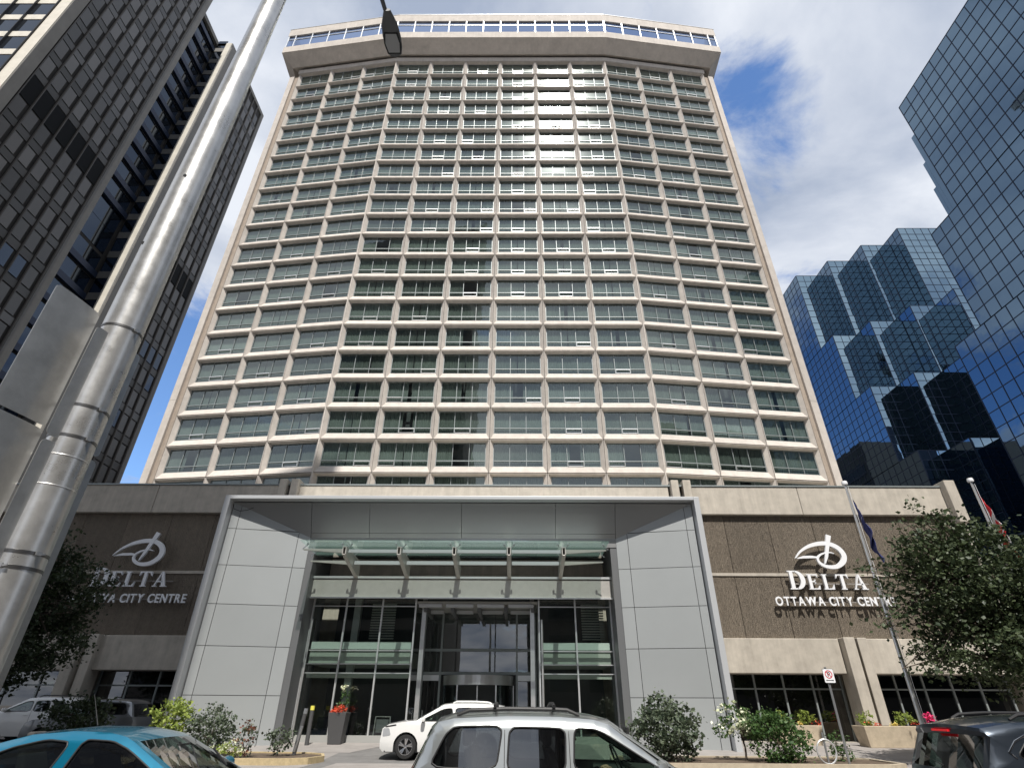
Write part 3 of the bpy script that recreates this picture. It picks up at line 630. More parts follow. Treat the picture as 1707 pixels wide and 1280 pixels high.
for x in (-9.2, 3.9):          # wall louvres seen through the upper glass
    b = MB()
    for k in range(14): b.box(x-.55 if x > 0 else x+2.0, x+.55 if x > 0 else x+3.2, 29.4, 29.5, 4.6+k*.12, 4.66+k*.12)
    b.build('louvre', 'steel', portal)
MB().box(IL+.3, IR-.3, 32.2, 32.3, .3, 7).build('lobby_back_wall', 'lobby_dark', portal)
MB().box(IL+.3, IR-.3, 28.3, 32.2, .36, .42).build('lobby_floor', 'lobby_wall', portal)
MB().box(IL+.32, -4.8, 28.4, 32.2, 6.95, 7.05).build('lobby_ceiling', 'lobby_wall', portal); MB().box(1.2, IR-.32, 28.4, 32.2, 6.95, 7.05).build('lobby_ceiling', 'lobby_wall', portal)
for x0, x1 in ((-9.4, -7.9), (2.0, 3.0)):
    MB().box(x0, x1, 29.6, 30.4, .42, .85).box(x0, x1, 30.35, 30.6, .42, 1.3).build('lobby_sofa', 'sofa', portal, bevel=.05)
# central vestibule: ceiling bars, glazed screen, revolving door
MB().box(-4.7, 1.1, GY-.1, 31, 6.02, 6.12).build('vestibule_ceiling', 'lobby_wall', portal)
for a, c in ((-4.6, -3.5), (-3.3, -2.0), (-1.8, -.5), (-.3, .9)):
    MB().box(a, c, GY-.12, GY+.1, 5.86, 6.0).build('ceiling_bar', 'acm_white', portal)
    MB().box(a+.1, c-.1, 29.6, 29.75, 5.80, 5.95).build('ceiling_bar', 'acm_white', portal)
for k in range(5): MB().box(-4.4+k*1.3, -4.25+k*1.3, GY+.2, 30.9, 5.7, 5.95).build('ceiling_rib', 'lamp_grey', portal)
fr = MB()
for x in (-4.66, -3.75, .12, 1.06): fr.box(x-.05, x+.05, 30.9, 31.05, .4, 6.0)
for z in (3.2, 4.25): fr.box(-4.6, 1.0, 30.92, 31.03, z-.06, z+.06)
fr.build('screen_mullions', 'alu_frame', portal)
for a, c in ((-4.6, -3.0), (-3.0, -1.0), (-1.0, 1.0)):
    b = MB(); b.face([(a+.03, 30.97, 3.27), (c-.03, 30.97, 3.27), (c-.03, 30.97, 4.18), (a+.03, 30.97, 4.18)]); b.build('screen_pane', 'lobby_glass', portal)
    b = MB(); b.face([(a+.03, 30.97, 4.33), (c-.03, 30.97, 4.33), (c-.03, 30.97, 5.98), (a+.03, 30.97, 5.98)]); b.build('screen_pane', 'lobby_glass', portal)
for a, c in ((-4.6, -3.8), (.17, 1.0)):
    d = MB(); d.face([(a, 30.97, .45), (c, 30.97, .45), (c, 30.97, 2.85), (a, 30.97, 2.85)]); dd = d.build('side_door', 'dark_glass', portal)
    MB().box(a, c, 30.9, 31.02, 2.87, 3.12).build('door_header', 'alu_bright', dd); MB().box(a+.08, a+.12, 30.86, 30.9, .95, 1.6).build('handle', 'brushed', dd)
cx, cy, rr = -1.82, 31.0, 1.75
b = MB(); n_ = 28; poly = [(cx-rr*cos(pi*k/n_), cy-rr*sin(pi*k/n_)*.8) for k in range(n_+1)]
for p, q in zip(poly, poly[1:]): b.face([(*p, 2.66), (*q, 2.66), (*q, 3.08), (*p, 3.08)])
rd = b.build('revolving_door', 'brushed', portal, smooth=True)
b = MB()
for p, q in zip(poly[:9]+poly[19:-1], poly[1:10]+poly[20:]): b.face([(*p, .45), (*q, .45), (*q, 2.66), (*p, 2.66)])
b.build('drum_pane', 'dark_glass', rd)
for k in (9, 19, 28): MB().box(poly[k][0]-.03, poly[k][0]+.03, poly[k][1]-.03, poly[k][1]+.03, .42, 2.66).build('drum_post', 'brushed', rd)
MB().box(cx-.03, cx+.03, cy-.6, cy-.54, .42, 2.66).build('drum_post', 'brushed', rd)
MB().tube([(XL+.3, YF-.1, 10.25), (-13.75, YF-.08, 10.02), (-13.45, YF-.05, 9.92), (-13.1, YF-.02, 9.98), (-12.85, YF+.02, 10.12)], .014, 6).build('loose_cable', 'trim_black', portal)

# ------------------------------------------------------------------ wall signs
def stroke(b, pts, wds, y0, y1):
    P = [Vector((p[0], p[1])) for p in pts]; L_, R_ = [], []
    for k, p in enumerate(P):
        d = (P[min(k+1, len(P)-1)]-P[max(k-1, 0)]).normalized(); nn = Vector((-d.y, d.x)); L_.append(p+nn*wds[k]/2); R_.append(p-nn*wds[k]/2)
    for k in range(len(P)-1):
        q = [R_[k], R_[k+1], L_[k+1], L_[k]]
        b.hexa([(q[0].x, y0, q[0].y), (q[1].x, y0, q[1].y), (q[1].x, y1, q[1].y), (q[0].x, y1, q[0].y), (q[3].x, y0, q[3].y), (q[2].x, y0, q[2].y), (q[2].x, y1, q[2].y), (q[3].x, y1, q[3].y)])
def serif_letter(ch, x, z, h):
    """serif capital, returns polygons pieces (list of lists of xz) and advance"""
    w = {'D': .98, 'E': .80, 'L': .76, 'T': .86, 'A': .98}[ch]*h*.95; s = .20*h; tn = .075*h; pc = []
    def R(a, b, c, d): pc.append([(x+a, z+b), (x+c, z+b), (x+c, z+d), (x+a, z+d)])
    if ch in 'DEL': R(0, 0, s*1.9, tn*.8); R(s*.45, tn*.8, s*1.45, h-tn*.8); R(0, h-tn*.8, s*1.9, h)
    if ch == 'E':
        R(s*1.9, 0, w, tn); R(s*1.9, h-tn, w*.95, h); R(s*1.45, h*.48, w*.72, h*.48+tn); pc.append([(x+w*.86, z+tn), (x+w, z+tn), (x+w*1.04, z+h*.27)]); pc.append([(x+w*.83, z+h-tn), (x+w*.97, z+h*.76), (x+w*.95, z+h-tn)]); R(w*.66, h*.38, w*.72, h*.66)
    if ch == 'L': R(s*1.9, 0, w, tn); pc.append([(x+w*.84, z+tn), (x+w, z+tn), (x+w*1.05, z+h*.32)])
    if ch == 'T':
        c = w/2; R(c-s*.95, 0, c+s*.95, tn*.8); R(c-s*.5, tn*.8, c+s*.5, h-tn); R(0, h-tn, w, h); pc.append([(x, z+h-tn), (x-.02*h, z+h*.70), (x+w*.16, z+h-tn)]); pc.append([(x+w*.84, z+h-tn), (x+w*1.02, z+h*.70), (x+w, z+h-tn)])
    if ch == 'A':
        pc.append([(x+w*.10, z+tn*.8), (x+w*.17, z+tn*.8), (x+w*.52, z+h*.9), (x+w*.47, z+h)]); pc.append([(x+w*.66, z+tn*.8), (x+w*.92, z+tn*.8), (x+w*.58, z+h), (x+w*.47, z+h)])
        R(0, 0, w*.30, tn*.8); R(w*.58, 0, w*1.03, tn*.8); pc.append([(x+w*.28, z+h*.30), (x+w*.73, z+h*.30), (x+w*.70, z+h*.38), (x+w*.30, z+h*.38)])
    if ch == 'D':
        n_ = 12
        for k in range(n_):
            a0, a1 = -pi/2+pi*k/n_, -pi/2+pi*(k+1)/n_; r0, r1 = w*.52, h/2
            def o_(a): return (x+w*.47+r0*cos(a), z+h/2+r1*sin(a))
            def i_(a): return (x+w*.42+(r0-s*1.05)*max(cos(a), 0), z+h/2+(r1-tn)*sin(a))
            pc.append([o_(a0), o_(a1), i_(a1), i_(a0)])
        R(s*1.9, 0, w*.47, tn); R(s*1.9, h-tn, w*.47, h)
    return pc, w
FONTC = {}
def wall_sign(c, label):
    root = thing('wall_sign', label, 'sign', (c, 30.2, 6.2), 'hotel name signs on the podium walls')
    y0, y1 = 29.86, 29.98
    e = MB()                # emblem: one swelling spiral stroke and a slanted stem
    ctl = [(-1.39, -.36), (-1.02, .0), (-.5, .28), (.1, .42), (.62, .40), (1.05, .18), (1.24, -.18), (1.12, -.52), (.72, -.78), (.22, -.80), (-.14, -.62), (-.20, -.36), (.06, -.14), (.5, -.05), (.78, -.12)]
    wds_ = [.03, .10, .17, .21, .22, .24, .27, .26, .21, .17, .14, .11, .09, .06, .02]; pp, ww = [], []
    for k in range(len(ctl)-1):
        p0, p1, p2, p3 = [ctl[min(max(k+d, 0), len(ctl)-1)] for d in (-1, 0, 1, 2)]
        for j in range(5):
            t = j/5; pp.append(tuple(.5*((2*p1[q])+(-p0[q]+p2[q])*t+(2*p0[q]-5*p1[q]+4*p2[q]-p3[q])*t*t+(-p0[q]+3*p1[q]-3*p2[q]+p3[q])*t**3) for q in (0, 1))); ww.append(wds_[k]+(wds_[k+1]-wds_[k])*t)
    stroke(e, [(c+p[0], 9.05+p[1]) for p in pp], ww, y0, y1)
    stroke(e, [(c-1.36, 8.68), (c-.9, 8.76), (c-.45, 8.77), (c-.12, 8.74)], [.03, .13, .13, .05], y0+.06, y1+.002)
    e.build('emblem', ['sign_white'], root)
    st = MB(); stroke(st, [(c+.72, 9.92), (c+.52, 9.4), (c+.28, 8.75), (c+.12, 8.42)], [.26, .20, .15, .05], y0-.01, y1-.01); st.build('emblem_stem', 'sign_white', root)
    # DELTA, first letter larger
    x = c-2.04
    for k, ch in enumerate('DELTA'):
        h = .94 if k == 0 else .76; pcs, wv = serif_letter(ch, x, 7.10, h); b = MB()
        for q in pcs: b.xz(q, y0, y1)
        b.build('letter_'+ch.lower(), 'sign_white', root); x += wv+(.10 if k == 0 else .20)
    MB().box(c-1.9, c+2.2, 30.06, 30.12, 7.38, 7.44).build('mounting_rail', 'sign_edge', root)
    MB().box(c-2.9, c+3.2, 30.06, 30.12, 6.47, 6.53).build('mounting_rail', 'sign_edge', root)
    MB().box(c-1.2, c-1.1, 30.0, 30.3, 7.385, 7.435).box(c+1.6, c+1.7, 30.0, 30.3, 7.385, 7.435).box(c-2.2, c-2.1, 30.0, 30.3, 6.475, 6.525).box(c+2.4, c+2.5, 30.0, 30.3, 6.475, 6.525).build('standoff', 'sign_edge', root)
    x = c-2.96
    for ch in 'OTTAWA CITY CENTRE':
        if ch == ' ': x += .17; continue
        if ch not in FONTC:
            cu = bpy.data.curves.new('letter_'+ch.lower(), 'FONT'); cu.body = ch; cu.size = .60; cu.extrude = .04; cu.offset = .012; cu.align_x = 'LEFT'
            to = bpy.data.objects.new('tmp', cu); COL.objects.link(to); bpy.context.view_layer.update()
            me = bpy.data.meshes.new_from_object(to.evaluated_get(bpy.context.evaluated_depsgraph_get())); bpy.data.objects.remove(to)
            me.name = 'letter_'+ch.lower(); me.materials.clear(); me.materials.append(MATS['sign_white']); xsv = [v.co.x for v in me.vertices]; FONTC[ch] = (me, min(xsv), max(xsv))
        me, a, c2 = FONTC[ch]; kx = .80; inst('letter_'+ch.lower(), me, root, (x-a*kx, 29.94, 6.32), (pi/2, 0, 0), (kx, 1, 1)); x += (c2-a)*kx+.07
    return x
WX = wall_sign(16.46, 'sunlit white raised hotel name sign right of the entrance')
print('sign text end', WX-16.46)
wall_sign(-20.36, 'shaded hotel name sign left of the entrance, partly behind the tree')

# ------------------------------------------------------------------ grey tower on the left
LB = (-63, 40, 0)
lt = thing('office_tower', 'grey office tower with dark vertical fins at the left edge', 'building', LB)
def lpanel(m):
    b = MB(); b.box(0, .05, -.5, .5, -.5, .5); return b.mesh('facade_panel', m)
LPM = {k: lpanel(k) for k in ('left_panel', 'left_panel_b', 'left_spandrel', 'left_vent', 'left_glass')}
FHL = 3.52
def lside(y0, y1, ncol, zlo_, zhi_, zband, x, nm, pil):
    st = (y1-y0)/ncol; k0 = int((zlo_-zband)//FHL)
    nfl = int((zhi_-zband)/FHL)
    for k in range(k0, nfl):
        zb = zband+k*FHL; dark = (k == 0)
        for c in range(ncol):
            yc = y0+st*(c+.5); rt = (0, U(-.006, .006), U(-.006, .006))
            if dark: inst('vent_panel', LPM['left_vent'], lt, (x-.05, yc, zb+FHL/2), (0, 0, 0), (1, st*.86, FHL*.94)); continue
            pm = random.choice(['left_panel', 'left_panel', 'left_panel_b']) if k > -4 else random.choice(['left_panel', 'left_panel_b', 'left_glass', 'left_panel_b'])
            inst('window_panel', LPM[pm], lt, (x-.03, yc-.11*st, zb+FHL*.64), rt, (1, st*.68, FHL*.64))
            inst('spandrel_panel', LPM['left_spandrel' if k % 3 else 'left_panel_b'], lt, (x-.06, yc, zb+FHL*.15), (0, 0, 0), (1, st*.84, FHL*.27))
    for c in range(ncol+1):
        f = MB(); yy = y0+st*c; f.box(x-.05, x+.16, yy-.055, yy+.055, zlo_, zhi_); f.build('fin', 'fin_dark', lt)
        f = MB(); f.box(x+.16, x+.175, yy-.02, yy+.02, zlo_, zhi_); f.build('fin_edge', 'left_spandrel', lt)
MB().box(-78, -51.1, 31.15, 45.2, 0, 111).build('core', 'joint_dark', lt)
lside(32.35, 44.1, 7, 6, 110.6, 55.6, -51, 'a', None)
MB().box(-51.4, -50.9, 31.05, 32.2, 0, 111).build('corner_pilaster', 'left_pilaster', lt); MB().box(-51.3, -50.88, 44.25, 45.3, 0, 111).build('corner_pilaster', 'left_pilaster', lt)
MB().box(-52.25, -51.02, 30.95, 31.3, 0, 111).build('front_pilaster', 'left_white', lt)
# frontal face: white spandrels, dark glass, fins
for k in range(9, 24):
    zb = 55.6+(k-14)*FHL+1.1
    for c in range(6):
        xr = -52.4-2.55*c
        MB().box(xr-2.45, xr, 31.02, 31.12, zb, zb+1.0).build('white_spandrel', 'left_white', lt)
        MB().box(xr-2.45, xr, 31.08, 31.14, zb+1.02, zb+FHL-.02).build('front_window', 'left_glass', lt)
for c in range(7): MB().box(-52.4-2.55*c, -52.4-2.55*c+.1, 30.8, 31.1, 20, 111).build('front_fin', 'fin_dark', lt)
# glass link, set back
MB().box(-78, -54.0, 45.2, 52.6, 0, 104).build('link_core', 'joint_dark', lt)
for k in range(-9, 14):
    zb = 55.6+k*FHL; big_ = (k in (-1, 0))
    for c in range(3):
        yc = 46.5+2.3*c
        inst('link_window', LPM['left_glass'], lt, (-54.0+.0, yc, zb+FHL*.55), (0, U(-.008, .008), U(-.008, .008)), (1, 2.1, FHL*(.98 if big_ else .72)))
    if not big_: MB().box(-54.0, -53.55, 45.3, 52.4, zb-.1, zb+.75).build('link_spandrel', 'mullion_blue', lt)
MB().box(-54.1, -53.5, 45.25, 52.45, 103.4, 104.3).build('link_parapet', 'left_pilaster', lt)
# rear slab
MB().box(-78, -51.1, 52.6, 66.4, 0, 103.8).build('rear_core', 'joint_dark', lt)
MB().box(-78, -50.92, 52.55, 66.5, 103.3, 104.1).build('rear_parapet', 'left_pilaster', lt)
MB().box(-51.95, -51.02, 52.42, 52.7, 0, 104).build('front_pilaster', 'left_white', lt)
MB().box(-51.3, -50.9, 52.72, 54.2, 0, 103.3).build('corner_pilaster', 'left_pilaster', lt); MB().box(-51.3, -50.9, 65.7, 66.45, 0, 103.3).build('corner_pilaster', 'left_pilaster', lt)
for k in range(-9, 14):
    zb = 55.6+k*FHL
    MB().box(-53.6, -52.0, 52.48, 52.6, zb, zb+1.1).build('shade_grey_spandrel', 'left_pilaster', lt); MB().box(-53.6, -52.0, 52.55, 52.62, zb+1.12, zb+FHL-.02).build('front_window', 'left_glass', lt)  # white spandrels, the front slab's shade put into their colour
lside(54.35, 65.6, 7, 6, 103.3, 55.6, -51, 'b', None)

# ------------------------------------------------------------------ mirror-glass towers on the right
def gpanel(m):
    b = MB(); b.box(-.5, .5, 0, .05, -.5, .5); return b.mesh('glass_panel', m)
GP = {k: gpanel(k) for k in ('mirror_blue', 'mirror_blue_lit')}
def glass_face(root, p0, p1, z0, z1, cols, rows, m, mm, acc, proud=.03, mw=.07, first=True):
    """panels along p0->p1 (plan), outward normal to the right of p0->p1; acc counts panels built singly"""
    p0, p1 = Vector((*p0, 0)), Vector((*p1, 0)); d = (p1-p0); ln = d.length; d.normalize(); nn = Vector((d.y, -d.x, 0)); ang = math.atan2(d.y, d.x)
    cw, rh = ln/cols, (z1-z0)/rows
    for c in range(cols):
        for r in range(rows):
            ctr = p0+d*(cw*(c+.5))+nn*proud; zc_ = z0+rh*(r+.5); tx, tz = U(-.004, .004), U(-.004, .004)
            if acc['n'] < 300 and first:
                acc['n'] += 1; inst('glass_panel', GP[m], root, (ctr.x, ctr.y, zc_), (tx, 0, ang+tz), (cw-.02, 1, rh-.02))
            else:
                a = [ctr-d*(cw/2-.01), ctr+d*(cw/2-.01)]; q = []
                for pp, s in ((a[0], -1), (a[1], 1)): q.append(pp+nn*(tz*s*cw/2))
                u = nn*(tx*rh/2); hz = rh/2-.01
                acc[m].face([q[0]-u+Vector((0, 0, zc_-hz)), q[1]-u+Vector((0, 0, zc_-hz)), q[1]+u+Vector((0, 0, zc_+hz)), q[0]+u+Vector((0, 0, zc_+hz))])
    g = MB(); h = .02
    for c in range(cols+1):
        q = p0+d*(cw*c)+nn*(proud+h/2); g.bar((q.x, q.y, z0), (q.x, q.y, z1), mw, h*2+.02, (nn.x, nn.y, 0))
    for r in range(rows+1):
        a, b2 = p0+nn*(proud+h/2+.004), p1+nn*(proud+h/2+.004); g.bar((a.x, a.y, z0+rh*r), (b2.x, b2.y, z0+rh*r), h*2+.02, mw)
    acc[mm].v += []; base = len(acc[mm].v); acc[mm].v += g.v; acc[mm].f += [tuple(base+i for i in f) for f in g.f]; acc[mm].m += g.m
def finish(root, acc):
    for k in ('mirror_blue', 'mirror_blue_lit'):
        if acc[k].f: stuff(acc[k].build('glass_panels', k, root))
    for k in ('mullion_blue', 'mullion_pale'):
        if acc[k].f: acc[k].build('mullion_grid', k, root)
def newacc(): return {'n': 0, **{k: MB() for k in ('mirror_blue', 'mirror_blue_lit', 'mullion_blue', 'mullion_pale')}}
r1 = thing('glass_tower', 'near blue mirror glass tower filling the upper right corner', 'building', (62, 30, 0)); acc = newacc()
ends = [(4.0, 42.72, 50.8, 69.2), (4.0, 47.2, 37.2, 50.8), (4.0, 51.15, 1.0, 37.2)]
for y0, y1, z0, z1 in ends:
    MB().box(50.08, 76, y0, y1-.05, z0, z1-.02).build('core', 'mullion_blue', r1)
    n_ = int(round((y1-y0)/1.49)); rws = int(round((z1-z0)/1.73))
    glass_face(r1, (50.08, y1), (50.08, y0), z0, z1, n_, rws, 'mirror_blue', 'mullion_blue', acc)
for y00, y1, z1 in ((42.69, 43.37, 63.8), (43.38, 43.78, 59.2), (43.79, 44.21, 55.2)):
    MB().box(50.06, 72, y00, y1, 50.83, z1).build('stepped_edge', 'mirror_blue', r1)
finish(r1, acc)
r2 = thing('glass_tower', 'terraced blue mirror glass tower with sawtooth corners behind the hotel', 'building', (70, 85, 0)); acc = newacc()
ZTI = [75.0, 57.6, 44.9, 32.3, 19.6, 7.0, 0.0]; ST = 4.12; X0 = 55.3; Y0 = 81.35
for t_ in range(6):
    zt, zb = ZTI[t_], ZTI[t_+1]; rows = 12 if t_ == 0 else 9
    for k in range(4):
        xa = X0+ST*k; xb = X0+ST*(k+1) if k < 3 else X0+ST*3+13.7; y = Y0-ST*(k+t_)
        if y < 50: continue
        MB().box(xa+.02, xb, y+.02, 100, zb, zt-.01).build('core', 'mullion_blue', r2)
        cols = 3 if k < 3 else 10
        glass_face(r2, (xa, y), (xb, y), zb, zt, cols, rows, 'mirror_blue_lit', 'mullion_blue', acc, mw=.06, first=(t_ < 2))
        yb = y+ST if k > 0 else y+ST*(4+t_)
        glass_face(r2, (xa, yb), (xa, y), zb, zt, 3 if k > 0 else 3*(4+t_), rows, 'mirror_blue', 'mullion_blue', acc, mw=.06, first=(t_ < 2))
finish(r2, acc)

# ------------------------------------------------------------------ unseen buildings: they shade the left wing and show in the glass
def sunpos(u, v, y): return u-math.tan(SUN_AZ)*y, v-y*math.tan(SUN_EL)/cos(SUN_AZ)
bk = thing('rear_tower', 'dark office tower across the street behind the viewer, shading the left wing', 'building', (-30, -26, 0))
a = RAD(12); ux, uyv = -cos(a), -sin(a); vx, vy = 0.0, -1.0
def rect(cx, cy, ln, dp): return [(cx, cy), (cx+ux*ln, cy+uyv*ln), (cx+ux*ln+vx*dp, cy+uyv*ln+vy*dp), (cx+vx*dp, cy+vy*dp)]
yq = -14.0
xa, _ = sunpos(-8.7, 0, yq); xb, _ = sunpos(-10.8, 0, yq-.6)
MB().plan(rect(xb, yq-.6, 46, 24)[::-1], 0, 77.4+21.7).build('shaft', 'back_stone', bk)
MB().plan(rect(xa, yq, 48, .59)[::-1], 76, 77.6+21.7).build('shadow_screen', 'back_stone', bk)  # unseen thin slab, shaped to widen the upper part of the shadow
for k in range(20):
    z = 4+k*3.5
    MB().plan([(xb+ux*1+.02, yq-.58+uyv*1), (xb+ux*45, yq-.58+uyv*45), (xb+ux*45, yq-.9+uyv*45), (xb+ux*1, yq-.9+uyv*1)][::-1], z, z+2.2).build('window_band', 'back_glass', bk)
bq = thing('rear_block', 'low stone block across the street behind the viewer', 'building', (30, -24, 0))
MB().box(2, 31, -34, -13.5, 0, 25).build('wall', 'back_stone', bq)
for k in range(6):
    for i in range(6): MB().box(4+i*4.4, 7+i*4.4, -13.5, -13.42, 3.2+k*3.6, 5.4+k*3.6).build('window', 'back_glass', bq)

bt = thing('rear_slab', 'unseen dark slab added behind the viewer to the right for reflections', 'building', (60, -26, 0))  # added to darken the terraced tower's front faces by reflection
MB().box(33, 92, -40, -14, 0, 50).build('wall', 'back_stone', bt)
for k in range(12): MB().box(34, 91, -14, -13.94, 3+k*3.6, 5.2+k*3.6).build('window_band', 'back_glass', bt)
bh = thing('far_slab', 'unseen dark slab added behind the hotel tower for reflections', 'building', (12, 110, 0))  # added out of sight to darken the terraced tower's side faces by reflection
MB().box(-20, 44, 96, 130, 0, 46).build('wall', 'back_stone', bh)
for k in range(11): MB().box(44, 44.06, 97, 129, 3+k*3.7, 5.2+k*3.7).build('window_band', 'back_glass', bh)

# ------------------------------------------------------------------ street lamp and the plates strapped to it
PXY = Vector((-2.40, 2.68, 0))
lamp = thing('street_lamp', 'tall aluminium street lamp post with overhanging grey lamp head', 'street lamp', (PXY.x, PXY.y, .14))
prof = [(.20, .14), (.20, .19), (.135, .22)]
def prad(z): return .1165-(z-1.75)*.0041
zs = [.3, 1.2, 2, 2.6, 3.2, 4, 5, 6, 7, 8, 9, 10, 11.1]
MB().lathe(prof+[(prad(z), z) for z in zs], PXY, n=48).build('post', 'post_alu', lamp, smooth=True)
for z in (2.86, 2.70): b = MB(); b.lathe([(prad(z)+.0006, z-.004), (prad(z)+.0016, z-.002), (prad(z)+.0016, z+.002), (prad(z)+.0006, z+.004)], PXY, n=48); b.build('strap_scuff', 'plate_alu', lamp, smooth=True)
arm = [(PXY.x, PXY.y, 10.9), (PXY.x, PXY.y+.02, 11.3), (PXY.x+.02, PXY.y+.35, 11.62), (PXY.x+.12, PXY.y+1.1, 11.68), (-2.14, 4.55, 11.56)]
MB().tube(arm, [.06, .055, .045, .038, .034], 14).build('arm', 'lamp_grey', lamp, smooth=True)
h = MB(); hp = [(4.50, .055, .05), (4.58, .085, .07), (4.72, .135, .085), (4.90, .155, .09), (5.08, .148, .08), (5.2, .115, .06), (5.235, .07, .04)]
def hring(y, wd, ht): return [(-2.11+wd*cos(a), y, 11.53+(ht if sin(a) > 0 else .035)*sin(a)) for a in [2*pi*k/20 for k in range(20)]]
rings = [hring(*q) for q in hp]
for r0, r1_ in zip(rings, rings[1:]):
    for k in range(20): h.face([r0[k], r0[(k+1) % 20], r1_[(k+1) % 20], r1_[k]])
h.face(rings[0][::-1]); h.face(rings[-1]); head = h.build('lamp_head', 'lamp_grey', lamp, smooth=True)
MB().plan([(-2.20, 4.85), (-2.02, 4.85), (-1.99, 5.0), (-2.01, 5.15), (-2.20, 5.15), (-2.23, 5.0)], 11.482, 11.505).build('lens', 'lamp_lens', head)
MB().plan([(-2.225, 4.83), (-1.995, 4.83), (-1.965, 5.0), (-1.985, 5.175), (-2.225, 5.175), (-2.255, 5.0)], 11.49, 11.51).build('lens_gasket', 'trim_black', head)
for z in (3.69, 3.15, 2.97, 2.37, 2.30):
    r_ = prad(z); b = MB(); b.lathe([(r_+.001, z-.008), (r_+.003, z-.007), (r_+.003, z+.007), (r_+.001, z+.008)], PXY, n=40); s_ = b.build('strap', 'strap', lamp, smooth=True)
    a = RAD(-18 if z != 2.30 else -75); c = PXY+Vector((cos(a), sin(a), 0))*(r_+.012); t = Vector((-sin(a), cos(a), 0))
    MB().bar((c.x-t.x*.012, c.y-t.y*.012, z), (c.x+t.x*.012, c.y+t.y*.012, z), .010, .018).bar((c.x, c.y, z-.006), (c.x+t.x*.03, c.y+t.y*.03, z+.004), .006, .008).build('buckle', 'galv', s_)
for k, (hx, hz) in enumerate(((-.06, 4.36), (.03, 5.02))):
    c = PXY+Vector((sin(hx*8)*prad(hz), -cos(hx*8)*prad(hz), hz)); MB().lathe([(0, -.004), (.012, -.004), (.012, .004), (0, .004)], c, 'y', 10).build('bolt', 'strap', lamp)
def rounded(x0, x1, z0, z1, r):
    q = []
    for cx_, cz_, a0 in ((x1-r, z1-r, 0), (x0+r, z1-r, pi/2), (x0+r, z0+r, pi), (x1-r, z0+r, 3*pi/2)):
        for k in range(5): q.append((cx_+r*cos(a0+pi/8*k), cz_+r*sin(a0+pi/8*k)))
    return q
sdir = Vector((sin(RAD(9.6)), cos(RAD(9.6)), 0)); sn = Vector((sdir.y, -sdir.x, 0))
def plate(s0, s1, z0, z1, org, label, bow=.005):
    q = rounded(s0, s1, z0, z1, .025); n_ = len(q); b = MB()
    def P(p, t): 
        bb = bow*(1-((p[0]-(s0+s1)/2)/((s1-s0)/2))**2)
        v = org+sdir*p[0]+sn*(t*.004+bb); return (v.x, v.y, p[1])
    # slice into vertical strips so that the sheet can bow
    K = 14
    def zr(s):
        lo, hi = z0, z1; d = min(s-s0, s1-s)
        if d < .025: e = .025-math.sqrt(max(0, .025**2-(.025-d)**2)); lo += e; hi -= e
        return lo, hi
    ss = [s0+(s1-s0)*(.5-.5*cos(pi*k/K)) for k in range(K+1)]
    for a_, c_ in zip(ss, ss[1:]):
        la, ha = zr(a_+1e-6 if a_ == s0 else a_); lc, hc = zr(c_-1e-6 if c_ == s1 else c_)
        b.hexa([P((a_, la), 0), P((c_, lc), 0), P((c_, lc), 1), P((a_, la), 1), P((a_, ha), 0), P((c_, hc), 0), P((c_, hc), 1), P((a_, ha), 1)])
    o = b.build('sign_plate', 'plate_alu', None, smooth=True); return tag(o, label, 'sign')
po = PXY+Vector((-.075, -.12, 0))
p1_ = plate(-.285, .0, 3.005, 3.745, po, 'upper bare metal sign back strapped to the left of the lamp post')
p2_ = plate(-.285, .0, 2.22, 2.985, po, 'lower bare metal sign back strapped to the left of the lamp post')
po2 = PXY+Vector((.05, .115, 0))
plate(-.30, .03, 2.94, 3.62, po2, 'upper thin sign plate peeking out behind the right of the lamp post', .002)
plate(-.30, .035, 1.75, 2.915, po2, 'lower thin sign plate peeking out behind the right of the lamp post', .002)

# ------------------------------------------------------------------ plants
def leaf(b, c, s, rnd, up=.35):
    d = Vector((rnd.gauss(0, 1), rnd.gauss(0, 1), rnd.gauss(0, .7))).normalized(); nrm = Vector((rnd.gauss(0, 1), rnd.gauss(0, 1), rnd.gauss(up, 1)+up)).normalized()
    sd = d.cross(nrm)
    if sd.length < .05: return
    sd.normalize(); nrm = sd.cross(d); w_ = s*.36; c = Vector(c)
    i = len(b.v); b.v += [c-d*s*.5, c+sd*w_-nrm*w_*.25-d*s*.05, c+d*s*.55-nrm*s*.12, c-sd*w_-nrm*w_*.25-d*s*.05]
    b.f += [(i, i+1, i+2), (i, i+2, i+3)]; b.m += [b.mi]*2
def foliage(seed, blobs, nclump, nleaf, ls, csize, clear=None, mi2=None, frac2=0.0):
    """leaves in clumps spread through a union of ellipsoids; denser near the surface"""
    rnd = random.Random(seed); b = MB(); vol = [q[3]*q[4]*q[5] for q in blobs]; tot = sum(vol)
    for q, v in zip(blobs, vol):
        for _ in range(max(1, int(nclump*v/tot))):
            d = Vector((rnd.gauss(0, 1), rnd.gauss(0, 1), rnd.gauss(0, 1))).normalized(); r = rnd.uniform(.25, 1)**.45*rnd.uniform(.86, 1.08)
            c = Vector((q[0]+d.x*q[3]*r, q[1]+d.y*q[4]*r, q[2]+d.z*q[5]*r)); cs = csize*rnd.uniform(.55, 1.35)
            two = mi2 is not None and rnd.random() < frac2 and r > .7
            for _ in range(int(nleaf*rnd.uniform(.6, 1.3))):
                p = c+Vector((rnd.gauss(0, .5), rnd.gauss(0, .5), rnd.gauss(0, .32)))*cs
                b.mi = mi2 if two and rnd.random() < .8 else 0
                leaf(b, p, ls*rnd.uniform(.5, 1.5), rnd)
    b.mi = 0; return b
